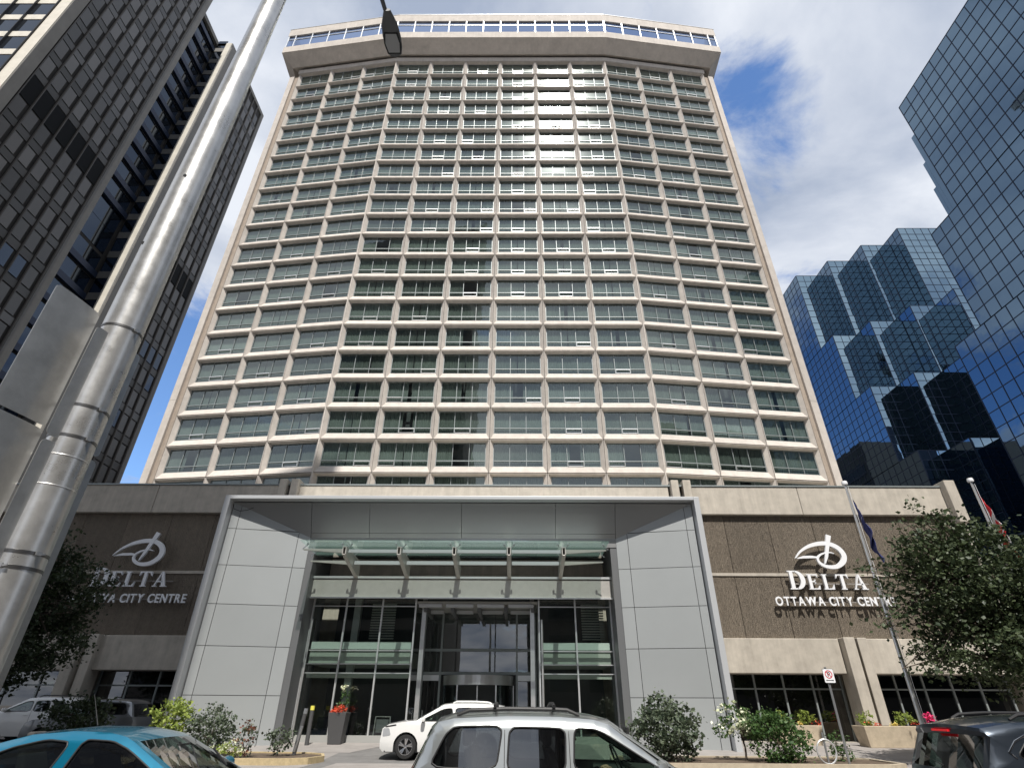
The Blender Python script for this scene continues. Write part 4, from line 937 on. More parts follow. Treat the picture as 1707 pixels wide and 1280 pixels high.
def branches(base, h, tips, r0, rnd):
    b = MB(); base = Vector(base); top = base+Vector((rnd.uniform(-.1, .1), rnd.uniform(-.1, .1), h))
    b.tube([base, base+Vector((.03, 0, h*.35)), base+Vector((-.03, .03, h*.7)), top], [r0*1.25, r0, r0*.8, r0*.5], 10)
    for t in tips:
        t = Vector(t); s = base.lerp(top, rnd.uniform(.45, .95)); mid = s.lerp(t, .5)+Vector((0, 0, .12*(t-s).length))
        b.tube([s, mid, t], [r0*.42, r0*.26, r0*.08], 6)
    return b
def tree(label, base, h, blobs, m, ncl, nl, ls, cs, seed, r0=.14):
    rnd = random.Random(seed); o = thing('leafy_tree', label, 'tree', base)
    tips = []
    for q in blobs:
        for _ in range(5): d = Vector((rnd.gauss(0, 1), rnd.gauss(0, 1), rnd.gauss(0, .6))).normalized()*.75; tips.append((q[0]+d.x*q[3], q[1]+d.y*q[4], q[2]+d.z*q[5]))
    branches(base, h, tips, r0, rnd).build('trunk', 'bark', o, smooth=True)
    stuff(foliage(seed, blobs, ncl, nl, ls, cs).build('crown', m, o)); return o
tree('broad leafy tree in front of the right wing beside the flagpoles', (17.6, 21.2, .12), 6.0,
     [(17.2, 21.0, 6.0, 2.3, 1.9, 2.2), (15.4, 20.6, 5.6, 1.9, 1.6, 1.5), (19.4, 21, 5.0, 2.2, 1.9, 1.6), (16.2, 20.7, 3.7, 2.2, 1.7, 1.25), (18.4, 20.8, 3.1, 2.2, 1.7, 1.3), (14.6, 20.5, 6.9, .8, .7, .5), (14.3, 20.4, 3.4, .9, .8, .5), (16.3, 20.8, 7.6, 1.1, 1, .8), (20.6, 20.6, 3.2, 1.6, 1.4, 1.5), (22.0, 21, 4.4, 1.8, 1.6, 1.7), (13.9, 20.5, 4.9, .7, .7, .45), (13.3, 20.4, 6.1, .9, .6, .26), (13.1, 20.4, 4.3, 1.0, .6, .22), (13.7, 20.4, 2.9, 1.0, .6, .22), (14.7, 20.5, 7.6, .7, .5, .3), (15.7, 20.6, 8.3, .5, .4, .4)], 'leaf_tree', 1500, 26, .135, .46, 5)
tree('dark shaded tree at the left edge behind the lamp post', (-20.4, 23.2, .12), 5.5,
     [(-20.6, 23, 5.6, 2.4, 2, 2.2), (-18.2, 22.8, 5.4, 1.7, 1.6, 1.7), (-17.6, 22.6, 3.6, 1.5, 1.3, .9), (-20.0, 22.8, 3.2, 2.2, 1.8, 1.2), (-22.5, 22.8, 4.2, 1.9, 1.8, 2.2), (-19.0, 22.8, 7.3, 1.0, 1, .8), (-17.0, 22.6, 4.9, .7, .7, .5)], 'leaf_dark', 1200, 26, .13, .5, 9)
def shrub(name, label, base, blobs, m, ncl, nl, ls, cs, seed, stem=None, m2=None, frac=0):
    o = thing(name, label, 'shrub', base); rnd = random.Random(seed)
    f = foliage(seed, blobs, ncl, nl, ls, cs, None, 1 if m2 else None, frac)
    stuff(f.build('foliage', [m, m2] if m2 else m, o))
    q = blobs[0]; tips = []
    for _ in range(7): d = Vector((rnd.gauss(0, 1), rnd.gauss(0, 1), rnd.gauss(.2, .6))).normalized()*.7; tips.append((q[0]+d.x*q[3], q[1]+d.y*q[4], q[2]+d.z*q[5]))
    branches(base, q[2]-base[2]-q[5]*.3, tips, stem or .03, rnd).build('stems', 'bark', o, smooth=True); return o
shrub('round_shrub', 'bright lime green shrub on a stem left of the entrance', (-12.2, 22.6, .26), [(-12.2, 22.6, 1.42, .72, .6, .58), (-11.8, 22.4, 1.2, .5, .4, .4)], 'leaf_lime', 95, 15, .10, .2, 21)
shrub('round_shrub', 'rounded grey green shrub against the left silver panels', (-10.6, 22.4, .26), [(-10.6, 22.4, 1.05, .85, .75, .78)], 'leaf_grey', 170, 15, .085, .2, 22)
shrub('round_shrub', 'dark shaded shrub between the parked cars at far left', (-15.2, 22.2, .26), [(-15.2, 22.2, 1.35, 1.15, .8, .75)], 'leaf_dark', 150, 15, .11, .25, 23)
shrub('small_shrub', 'small upright shrub with reddish leaves at the left bed', (-9.1, 22.0, .26), [(-9.1, 22.0, .75, .38, .35, .5)], 'leaf_grey', 45, 12, .08, .15, 24, .02, 'leaf_red', .35)
shrub('small_shrub', 'small wispy shrub beside the slanted bollard', (-8.2, 22.6, .26), [(-8.2, 22.6, .72, .45, .4, .42)], 'leaf_grey', 45, 11, .09, .16, 25, .02)
shrub('flowering_shrub', 'low pale flowering shrub in the left bed near the kerb', (-9.4, 21.5, .26), [(-9.4, 21.5, .50, .42, .35, .28), (-9.9, 21.5, .42, .3, .3, .2)], 'leaf_lime', 50, 13, .07, .14, 26, .02, 'petal_white', .6)
shrub('round_shrub', 'large grey green shrub against the right silver panels', (5.2, 21.8, .26), [(5.2, 21.8, 1.05, 1.2, .95, .85), (5.0, 21.8, 1.75, .6, .5, .4)], 'leaf_grey', 240, 16, .12, .26, 27)
shrub('flowering_shrub', 'hydrangea with pale flower heads on a slim stem', (7.75, 22.0, .26), [(7.6, 22.0, 1.45, .62, .5, .48), (8.2, 21.9, 1.15, .5, .4, .4), (7.0, 21.9, 1.05, .4, .35, .2)], 'leaf_mid', 85, 14, .10, .2, 28, .03, 'petal_white', .55)
shrub('round_shrub', 'dense deep green shrub beside the hydrangea', (8.75, 21.4, .26), [(8.75, 21.4, .85, 1.0, .85, .85), (8.5, 21.3, 1.3, .7, .6, .4)], 'leaf_mid', 230, 15, .10, .22, 29)
shrub('small_shrub', 'narrow dark conifer beside the no parking post', (10.9, 21.9, .26), [(10.9, 21.9, .75, .28, .28, .55), (10.9, 21.9, .45, .42, .35, .25)], 'leaf_mid', 60, 14, .06, .12, 30, .02)
# planters
def planter(label, x, y, z, ln, dp, ht, seed, group='stone planters'):
    o = thing('stone_planter', label, 'planter', (x, y, z), group)
    b = MB(); b.hexa([(x-ln/2, y-dp/2, z), (x+ln/2, y-dp/2, z), (x+ln/2, y+dp/2, z), (x-ln/2, y+dp/2, z), (x-ln/2-.12, y-dp/2-.1, z+ht), (x+ln/2+.12, y-dp/2-.1, z+ht), (x+ln/2+.12, y+dp/2+.1, z+ht), (x-ln/2-.12, y+dp/2+.1, z+ht)])
    b.build('trough', 'planter_stone', o, bevel=.02); s = MB(); s.face([(x-ln/2, y-dp/2, z+ht+.004), (x+ln/2, y-dp/2, z+ht+.004), (x+ln/2, y+dp/2, z+ht+.004), (x-ln/2, y+dp/2, z+ht+.004)]); s.build('soil', 'soil', o)
    for k, t in enumerate((-.36, .36)):
        stuff(foliage(seed+k, [(x+ln*t, y, z+ht+.25, .36, .3, .3)], 26, 12, .09, .14).build('greenery', 'leaf_lime', o))
    stuff(foliage(seed+5, [(x-ln*.28, y-dp*.3, z+ht+.06, .3, .15, .1), (x+ln*.5, y-dp*.3, z+ht+.06, .2, .15, .1)], 14, 9, .06, .1).build('red_flowers', 'petal_red', o))
    stuff(foliage(seed+7, [(x+.05, y-dp*.3, z+ht+.06, .25, .15, .08)], 9, 9, .06, .1).build('yellow_flowers', 'petal_yellow', o)); return o
planter('long stone planter with flowers right of the flagpole sign post', 16.0, 27.6, .36, 2.3, .8, .78, 60)
planter('short stone planter with flowers behind the dense green shrub', 12.4, 28.4, .38, 1.7, .8, .75, 70)
o = thing('tall_planter', 'tall dark tapered planter with red flowers by the lobby glass', 'planter', (-7.55, 27.4, .37))
b = MB(); z = .37; b.hexa([(-7.82, 27.13, z), (-7.28, 27.13, z), (-7.28, 27.67, z), (-7.82, 27.67, z), (-7.93, 27.02, z+1.15), (-7.17, 27.02, z+1.15), (-7.17, 27.78, z+1.15), (-7.93, 27.78, z+1.15)]); b.build('pot', 'planter_dark', o, bevel=.015)
stuff(foliage(81, [(-7.55, 27.3, z+1.24, .38, .36, .14)], 34, 11, .08, .13).build('red_flowers', 'petal_red', o))
stuff(foliage(82, [(-7.45, 27.4, z+1.6, .25, .25, .38)], 24, 10, .09, .14).build('greenery', 'leaf_mid', o))
stuff(foliage(83, [(-7.45, 27.35, z+2.05, .12, .12, .14)], 7, 6, .11, .1).build('white_blooms', 'petal_white', o))
tag(stuff(foliage(84, [(17.55, 27.0, 1.35, .22, .2, .32)], 16, 12, .08, .12).build('pink_flowers', 'petal_pink')), 'bright pink flowers at the foot of the blue flag pole', 'flowers')

# ------------------------------------------------------------------ small street furniture
def bollard(label, x, y, z, h, r, lean, cap, band):
    o = thing('bollard', label, 'bollard', (x, y, z)); tx = x+lean
    MB().tube([(x, y, z-.05), (tx, y, z+h)], r, 14).build('post', 'planter_dark', o, smooth=True)
    MB().tube([(tx, y, z+h), (tx+lean*.1, y, z+h+.16)], [r*1.04, r*.98], 14).build('cap', cap, o, smooth=True)
    if band: MB().tube([(x+lean*.05, y-r*.6, z+.1), (x+lean*.75+.02, y-r*.6, z+h*.7)], r*.75, 10).build('reflector_strip', 'galv', o, smooth=True)
bollard('dark slanted bollard with silver strip in the left planting bed', -7.75, 23.0, .26, 1.25, .07, .16, 'galv', True)
bollard('dark bollard with a yellow top by the lobby glass', -8.6, 26.9, .35, 1.25, .085, .0, 'yellow', False)
b = MB(); s_ = thing('bag_stand', 'dark metal luggage stand behind the lobby window', 'stand', (-5.9, 28.7, .42))
b.tube([(-6.3, 28.7, .42), (-6.25, 28.7, 1.35), (-5.6, 28.7, 1.35), (-5.55, 28.7, .42)], .03, 8); b.build('hoop', 'brushed', s_, smooth=True)
MB().box(-6.2, -5.65, 28.66, 28.74, .75, 1.25).build('panel', 'lamp_grey', s_)
# no parking sign
o = thing('no_parking_sign', 'no parking sign on a thin metal post right of the entrance', 'sign', (10.32, 20.5, .12))
MB().box(10.36, 10.42, 20.48, 20.52, .12, 2.95).build('post', 'galv', o)
zc_ = 2.69; xc_ = 10.42; yf = 20.44
MB().xz(rounded(xc_-.17, xc_+.17, zc_-.2, zc_+.2, .03), yf, yf+.006).build('plate', 'sign_white', o)
def ring(b, cx_, cz_, r0, r1_, y, n_=28):
    for k in range(n_):
        a, c = 2*pi*k/n_, 2*pi*(k+1)/n_; b.face([(cx_+r0*cos(a), y, cz_+r0*sin(a)), (cx_+r1_*cos(a), y, cz_+r1_*sin(a)), (cx_+r1_*cos(c), y, cz_+r1_*sin(c)), (cx_+r0*cos(c), y, cz_+r0*sin(c))])
b = MB(); ring(b, xc_, zc_+.045, .095, .122, yf-.004); b.face([(xc_-.085, yf-.005, zc_+.115), (xc_-.07, yf-.005, zc_+.13), (xc_+.085, yf-.005, zc_-.025), (xc_+.07, yf-.005, zc_-.04)]); b.build('prohibition_ring', 'sign_red', o)
b = MB(); b.xz([(xc_-.04, zc_-.02), (xc_-.012, zc_-.02), (xc_-.012, zc_+.11), (xc_-.04, zc_+.11)], yf-.003, yf-.001)
for q in ([(-.012, .085), (.03, .085), (.03, .11), (-.012, .11)], [(-.012, .035), (.03, .035), (.03, .058), (-.012, .058)], [(.03, .04), (.05, .055), (.05, .09), (.03, .105)]): b.xz([(xc_+p[0], zc_+p[1]) for p in q], yf-.003, yf-.001)
b.build('letter_p', 'sign_black', o)
b = MB(); b.xz([(xc_-.13, zc_-.13), (xc_-.09, zc_-.155), (xc_-.09, zc_-.14), (xc_+.09, zc_-.14), (xc_+.09, zc_-.155), (xc_+.13, zc_-.13), (xc_+.09, zc_-.105), (xc_+.09, zc_-.12), (xc_-.09, zc_-.12), (xc_-.09, zc_-.105)], yf-.003, yf-.001); b.build('arrow', 'sign_black', o)
MB().xz(rounded(xc_-.18, xc_+.18, zc_-.21, zc_+.21, .03), yf+.007, yf+.01).build('plate_back', 'sign_black', o)
# bicycle ring
o = thing('bicycle_ring', 'pale metal post and ring bicycle rack beside the no parking post', 'bicycle rack', (9.95, 20.9, .12))
MB().tube([(9.95, 20.9, .12), (9.95, 20.9, 1.1)], .03, 10).build('post', 'galv', o, smooth=True)
MB().tube([(9.95+.30*cos(2*pi*k/28), 20.87, .58+.33*sin(2*pi*k/28)) for k in range(29)], .026, 8).build('ring', 'alu_bright', o, smooth=True)
# flagpoles and flags
def flagpole(label, x, y, ht, flab, kind, seed):
    o = thing('flagpole', label, 'flagpole', (x, y, .12), 'flagpoles before the right wing')
    MB().tube([(x, y, .12), (x, y, 4), (x, y, ht)], [.085, .07, .045], 16).build('pole', 'brushed', o, smooth=True)
    MB().lathe([(.0, ht), (.11, ht), (.12, ht+.06), (.10, ht+.15), (0, ht+.17)], (x, y, 0), n=16).build('finial', 'sign_white', o, smooth=True)
    MB().lathe([(.14, .12), (.14, .2), (.09, .24)], (x, y, 0), n=16).build('base_collar', 'galv', o, smooth=True)
    MB().tube([(x+.07, y-.05, ht-.1), (x+.09, y-.07, 4), (x+.09, y-.07, 1.4)], .008, 5).build('halyard', 'sign_white', o)
    MB().box(x+.07, x+.1, y-.12, y-.06, 1.35, 1.5).build('cleat', 'galv', o)
    f = thing('flag', flab, 'flag', (x, y, ht-1.9), 'flags')
    nu, nv = 26, 14; wd, hh = 1.9, 1.15; rnd = random.Random(seed); g = []
    for i in range(nu+1):
        u_ = i/nu; row = []
        for j in range(nv+1):
            v_ = j/nv                     # v 0 top of hoist .. 1 bottom; the fly hangs down limp
            zz = ht-.35-v_*hh-u_*wd*.92
            xx = x+.06+u_*.34+.10*sin(u_*9+v_*5)*u_+.12*v_*(1-u_)+.09*sin(v_*7+u_*3)*u_
            yy = y-.05+.16*sin(v_*10+u_*2.2)*min(1, u_*2.5)+.05*sin(u_*13+v_*3)
            row.append((xx, yy, zz))
        g.append(row)
    def patch(i0, i1, nm, m):
        b = MB()
        for i in range(i0, i1):
            for j in range(nv): b.face([g[i][j], g[i+1][j], g[i+1][j+1], g[i][j+1]])
        return b.build(nm, m, f, smooth='all')
    if kind == 'blue':
        patch(0, nu, 'cloth', 'flag_blue')
        b = MB()
        for i0, j0 in ((9, 4), (10, 8), (14, 6), (17, 9), (7, 7)):
            p = [Vector(g[i0][j0]), Vector(g[i0+1][j0]), Vector(g[i0+1][j0+1]), Vector(g[i0][j0+1])]; c = sum(p, Vector())/4
            b.face([c+(q-c)*.8+Vector((0, -.012, 0)) for q in p]); b.face([c+(q-c)*.8+Vector((0, .012, 0)) for q in p])
        b.build('white_marks', 'flag_white', f)
    else:
        patch(0, 7, 'red_band', 'flag_red'); patch(7, 19, 'white_band', 'flag_white'); patch(19, nu, 'red_band', 'flag_red')
        b = MB()
        leafp = [(0, 1), (.18, .62), (.42, .74), (.34, .28), (.62, .5), (.7, .34), (.98, .32), (.86, .08), (.98, -.06), (.5, -.42), (.56, -.6), (.06, -.52), (.05, -1), (-.05, -1), (-.06, -.52), (-.56, -.6), (-.5, -.42), (-.98, -.06), (-.86, .08), (-.98, .32), (-.7, .34), (-.62, .5), (-.34, .28), (-.42, .74), (-.18, .62)]
        def onflag(pu, pv, s):
            i = min(max(pu*nu, 0), nu-.001); j = min(max(pv*nv, 0), nv-.001); a, c = int(i), int(j); fu, fv = i-a, j-c
            p = Vector(g[a][c]).lerp(Vector(g[a+1][c]), fu).lerp(Vector(g[a][c+1]).lerp(Vector(g[a+1][c+1]), fu), fv); return p+Vector((0, s, 0))
        for s in (-.012, .012):
            i = len(b.v); pts = [onflag(.5+p[0]*.2, .5-p[1]*.38, s) for p in leafp]; ctr = onflag(.5, .5, s)
            for a, c in zip(pts, pts[1:]+pts[:1]): b.face([ctr, a, c])
        b.build('maple_leaf', 'flag_red', f)
flagpole('flagpole with the blue flag, nearer the entrance', 13.98, 22, 9.9, 'limp dark blue flag hanging on the left flagpole', 'blue', 1)
flagpole('flagpole with the red and white flag, at far right', 19.35, 22, 10.05, 'limp red and white flag hanging behind the tree', 'red', 2)

# ------------------------------------------------------------------ vehicles
def chaikin(p, it=2, c=.13):
    for _ in range(it):
        q = []
        for a, b_ in zip(p, p[1:]+p[:1]): q += [(a[0]+(b_[0]-a[0])*c, a[1]+(b_[1]-a[1])*c), (b_[0]+(a[0]-b_[0])*c, b_[1]+(a[1]-b_[1])*c)]
        p = q
    return p
def fill2d(outer, holes=(), cutx=(), cutz=()):
    bm = bmesh.new()
    for lp in [outer, *holes]:
        vs_ = [bm.verts.new((p[0], 0, p[1])) for p in lp]
        for i in range(len(vs_)): bm.edges.new((vs_[i], vs_[(i+1) % len(vs_)]))
    bmesh.ops.triangle_fill(bm, use_beauty=True, use_dissolve=False, edges=bm.edges[:])
    for x in cutx: bmesh.ops.bisect_plane(bm, geom=bm.verts[:]+bm.edges[:]+bm.faces[:], plane_co=(x, 0, 0), plane_no=(1, 0, 0))
    for z in cutz: bmesh.ops.bisect_plane(bm, geom=bm.verts[:]+bm.edges[:]+bm.faces[:], plane_co=(0, 0, z), plane_no=(0, 0, 1))
    bm.verts.index_update(); v = [tuple(q.co) for q in bm.verts]; f = [tuple(q.index for q in fc.verts) for fc in bm.faces]; bm.free(); return v, f
def car(name, label, cat, loc, rz, P):
    root = thing(name, label, cat, loc); ORG[root.name] = (0, 0, 0); root.rotation_euler = (0, 0, rz)
    W2 = P['W']/2; belt = P['belt']; L2 = P['L']/2; tum = P.get('tum', .30); pt = P['paint']; gm = P.get('glass', 'car_glass_dark')
    def hw(x, z):
        h_ = W2
        if z > belt: h_ -= tum*(z-belt)+.02
        h_ -= .05*max(0, (.55-z)/.4)**2
        h_ -= .035*((z-.75)/.6)**2 if z <= belt else .0
        zt_ = top_z(P['top'], x); k_ = (z-(zt_-.12))/.12; h_ -= .055*max(0, k_)**2.2 if z > belt else 0
        e = max(0, abs(x)-(L2-.75)); h_ -= .28*(e/.75)**2.2*W2*.55
        return max(h_, .2)
    top = P['top']; wr = P['wr']; arches = []
    bot = []
    zs_ = .22
    for wx in sorted(P['wheels'], reverse=True):
        bot.append([(wx+(wr+.06)*cos(a), max(zs_, wr+(wr+.06)*sin(a))) for a in [pi*k/12 for k in range(13)]])
    outer = [(p[0], p[1]) for p in top]
    low = [(top[-1][0]-.1, zs_)]
    for a in bot: low += [(a[0][0], zs_)]+a[1:-1]+[(a[-1][0], zs_)]
    low.append((top[0][0]+.1, zs_)); outer = outer+low
    holes = [chaikin(wp) if P.get('round', True) else wp for wp in P['windows']]
    cx_ = [-L2+P['L']*k/26 for k in range(1, 26)]; cz_ = [.35, .5, .65, .8, belt-.12, belt-.04, belt+.02, belt+.2]+[P['H']-.24+.03*k for k in range(7)]
    v, f = fill2d(outer, holes, cx_, cz_)
    for s, sn_ in ((-1, 'right'), (1, 'left')):
        b = MB(); b.v = [Vector((q[0], s*hw(q[0], q[2]), q[2])) for q in v]; b.f = [(fc if s < 0 else fc[::-1]) for fc in f]; b.m = [0]*len(f)
        sp_ = b.build('side_panel', pt, root, smooth=True)
        for k, wp in enumerate(holes):
            gv, gf_ = fill2d(wp, (), cx_, cz_); g = MB(); g.v = [Vector((q[0], s*(hw(q[0], q[2])-.018), q[2])) for q in gv]; g.f = gf_; g.m = [0]*len(gf_)
            wo = g.build('side_window', P.get('wglass', [gm]*9)[k], root, smooth='all')
            lp = [(q[0], s*(hw(q[0], q[1])-.002), q[1]) for q in wp]; MB().tube(lp+lp[:1], .011, 5, False).build('window_seal', 'trim_black', wo, smooth='all')
        for (xh, zh) in P.get('handles', ()):
            MB().box(xh-.09, xh+.09, s*hw(xh, zh)-.012, s*hw(xh, zh)+.012+ .02*s, zh-.018, zh+.018).build('door_handle', P.get('hmat', pt), root, bevel=.006)
        for xs_ in P.get('seams', ()):
            b = MB(); zz = [.3+(P['seamtop']-.3)*k/12 for k in range(13)]
            for z0, z1 in zip(zz, zz[1:]): b.bar((xs_, s*(hw(xs_, z0)+.001), z0), (xs_, s*(hw(xs_, z1)+.001), z1), .008, .006)
            b.build('door_seam', 'trim_black', root)
    # top skin and glazing
    body = MB(); NY = 10
    for p, q in zip(top, top[1:]):
        ha, hb = hw(p[0], p[1]), hw(q[0], q[1]); kind = p[2]; cr_a, cr_b = p[3] if len(p) > 3 else .03, q[3] if len(q) > 3 else .03
        def pos(pp, hh, cr_, t): 
            yy = -hh+2*hh*t; bow = (1-(yy/hh)**2); nxs = 1 if pp[0] > 0 else -1
            return (pp[0]+nxs*P.get('bow', .08)*bow*(1 if pp[1] < P['H']-.12 else .3), yy, pp[1]+cr_*bow)
        def stripq(b, t0, t1, n_):
            for k in range(n_):
                a, c = t0+(t1-t0)*k/n_, t0+(t1-t0)*(k+1)/n_; b.face([pos(p, ha, cr_a, a), pos(p, ha, cr_a, c), pos(q, hb, cr_b, c), pos(q, hb, cr_b, a)])
        if kind == 'g':
            e = .055; g = MB(); stripq(g, e, 1-e, NY); g.build('windscreen' if p[0] > 0 else 'rear_window', P.get('wsglass', gm), root, smooth='all'); stripq(body, 0, e, 1); stripq(body, 1-e, 1, 1)
        elif kind == 'k': g = MB(); stripq(g, 0, 1, NY); g.build('bumper', 'trim_black', root, smooth=True)
        else: stripq(body, 0, 1, NY)
    # weld coincident vertices for smooth shading
    bm = bmesh.new(); me_ = body.mesh('tmp', pt); bm.from_mesh(me_); bmesh.ops.remove_doubles(bm, verts=bm.verts[:], dist=.0005); b2 = MB(); bm.verts.index_update(); b2.v = [q.co.copy() for q in bm.verts]; b2.f = [tuple(x_.index for x_ in fc.verts) for fc in bm.faces]; b2.m = [0]*len(b2.f); bm.free()
    b2.build('body', P.get('roofpaint', pt), root, smooth=True)
    MB().box(-L2+.25, L2-.2, -W2+.12, W2-.12, .2, .55).build('floor_pan', 'trim_black', root)
    # wheels
    for wx in P['wheels']:
        for s in (-1, 1):
            yo = s*(W2-.04); yi = s*(W2-.26)
            ty = MB().lathe([(wr*.62, yi), (wr*.9, yi), (wr, yi+s*.03), (wr, yo-s*.03), (wr*.93, yo), (wr*.68, yo+s*.004), (wr*.62, yo-s*.02)], (wx, 0, wr), 'y', 36).build('wheel', 'rubber', root, smooth=True)
            MB().lathe([(0, yo-s*.10), (wr*.62, yo-s*.10), (wr*.66, yo-s*.02), (wr*.62, yo-s*.01)], (wx, 0, wr), 'y', 30).build('rim_barrel', 'trim_black', ty, smooth=True)
            b = MB()
            for k in range(5):
                a = 2*pi*k/5+.3
                for da in ((-.10, .28), (.10, -.05)):
                    p0 = (wx+.05*cos(a+da[0]), yo-s*.03, wr+.05*sin(a+da[0])); p1 = (wx+wr*.62*cos(a+da[1]), yo-s*.015, wr+wr*.62*sin(a+da[1])); b.bar(p0, p1, .022, .05, (cos(a+pi/2), 0, sin(a+pi/2)))
            b.lathe([(0, yo-s*.01), (.05, yo-s*.015), (.055, yo-s*.04)], (wx, 0, wr), 'y', 14)
            b.lathe([(wr*.60, yo-s*.03), (wr*.63, yo-s*.002), (wr*.67, yo-s*.002)], (wx, 0, wr), 'y', 36); b.build('rim', 'rim', ty, smooth=True)
    # cabin
    fx = P.get('seatx', -.2)
    for sx_ in (fx, fx-.95):
        for sy in (-.38, .38):
            MB().box(sx_-.25, sx_+.25, sy-.24, sy+.24, .5, .68).hexa([(sx_-.30, sy-.24, .68), (sx_-.14, sy-.24, .68), (sx_-.14, sy+.24, .68), (sx_-.30, sy+.24, .68), (sx_-.46, sy-.2, belt+.2), (sx_-.36, sy-.2, belt+.2), (sx_-.36, sy+.2, belt+.2), (sx_-.46, sy+.2, belt+.2)]).box(sx_-.48, sx_-.38, sy-.13, sy+.13, belt+.23, belt+.42).build('seat', 'interior', root, bevel=.03)
    wb = P['wsbase']
    MB().hexa([(wb-.45, -W2+.16, .6), (wb+.05, -W2+.2, .6), (wb+.05, W2-.2, .6), (wb-.45, W2-.16, .6), (wb-.36, -W2+.16, belt+.0), (wb+.1, -W2+.25, belt-.02), (wb+.1, W2-.25, belt-.02), (wb-.36, W2-.16, belt)]).build('dashboard', 'interior', root, bevel=.03)
    swc = Vector((wb-.52, .38, belt+.04)); b = MB(); pts = []
    for k in range(25):
        a = 2*pi*k/24; pts.append(swc+Vector((-.07*sin(a), .185*cos(a), .17*sin(a))))
    b.tube(pts, .014, 6, False); b.bar(swc-Vector((0, .18, 0)), swc+Vector((0, .18, 0)), .03, .03); b.bar(swc, swc+Vector((.3, 0, -.1)), .04, .04); b.build('steering_wheel', 'trim_black', root, smooth=True)
    MB().box(wb-.45, wb-.42, -.12, .12, P['H']-.24, P['H']-.17).build('rear_view_mirror', 'trim_black', root)
    # door mirrors
    for s in (-1, 1):
        x_ = P['mirx']; y_ = s*(hw(x_, belt)+.12); z_ = belt+.06
        MB().lathe([(0, -.1), (.07, -.09), (.095, 0), (.08, .09), (0, .1)], (0, 0, 0), 'y', 14).build('mirror', pt, root, smooth=True).matrix_local = Matrix.Translation((x_, y_, z_)) @ Matrix.Diagonal((.8, 1.1, .85, 1))
        MB().bar((x_+.02, s*(hw(x_, belt)-.03), belt-.02), (x_+.01, y_, z_-.02), .06, .05).build('mirror_arm', 'trim_black', root)
    # lamps on the corners
    for s in (-1, 1):
        for nm, poly, m_ in P.get('lamps', ()):
            gv, gf_ = fill2d(chaikin(poly, 1), (), cx_, cz_); g = MB(); g.v = [Vector((q[0], s*(hw(q[0], q[2])+.006), q[2])) for q in gv]; g.f = gf_; g.m = [0]*len(gf_); g.build(nm, m_, root, smooth='all')
        if P.get('rails'):
            a, c = P['rails']; n_ = 10; pts = []
            for k in range(n_+1):
                x_ = a+(c-a)*k/n_; zt_ = max(z for z in [top_z(top, x_)]); e_ = min(k, n_-k); pts.append((x_, s*(hw(x_, zt_)-.13), zt_+.03+(.0 if e_ == 0 else .045)))
            MB().tube(pts, [.018]+[.022]*(n_-1)+[.018], 8).build('roof_rail', P.get('railmat', 'trim_black'), root, smooth=True)
    return root, hw
def top_z(top, x):
    best = 0
    for p, q in zip(top, top[1:]):
        if min(p[0], q[0]) <= x <= max(p[0], q[0]) and abs(p[0]-q[0]) > 1e-6: best = max(best, p[1]+(q[1]-p[1])*(x-p[0])/(q[0]-p[0]))
    return best
SUV = dict(L=4.35, W=1.80, H=1.71, belt=1.13, tum=.26, wr=.35, wheels=(-1.42, 1.25), seatx=-.1, wsbase=.92, mirx=.66,
           top=[(-2.16, .42, 'k'), (-2.17, .62, 'b'), (-2.14, .95, 'b'), (-2.08, 1.10, 'g', .0), (-1.86, 1.52, 'b', .03), (-1.80, 1.60, 'b', .05), (-1.62, 1.635, 'b', .06), (-1.0, 1.66, 'b', .065), (-.4, 1.655, 'b', .065), (.0, 1.63, 'b', .06), (.16, 1.585, 'g', .05), (.94, 1.10, 'b', .03), (1.2, 1.04, 'b', .04), (1.75, .98, 'b', .05), (2.02, .88, 'b', .03), (2.12, .66, 'k', .0), (2.14, .38, 'b')],
           windows=[[(-1.86, 1.18), (-1.12, 1.16), (-1.06, 1.52), (-1.12, 1.565), (-1.60, 1.555), (-1.70, 1.48)], [(-1.00, 1.15), (-.36, 1.14), (-.34, 1.50), (-.40, 1.545), (-.92, 1.555), (-.98, 1.50)], [(-.27, 1.14), (.66, 1.13), (.70, 1.16), (.10, 1.50), (-.02, 1.54), (-.24, 1.545)]],
           wglass=['car_glass_dark', 'car_glass_dark', 'car_glass_green'], wsglass='car_glass_green', handles=((-.85, 1.0), (-.12, 1.0)), seams=(-1.03, -.305), seamtop=1.60)
P = dict(SUV, paint='paint_silver', rails=(-1.6, -.15), round=True)
suv, hwf = car('parked_suv', 'silver estate sport utility car with dark rear windows in the foreground', 'car', (.92, 8.1, 0), 0, P)
for x0, x1 in ((-1.5, -.2),):
    for xx in (-1.15, -.45): MB().tube([(xx, -.62, 1.76), (xx, -.3, 1.79), (xx, .3, 1.79), (xx, .62, 1.76)], .02, 6).build('roof_crossbar', 'trim_black', suv, smooth=True)
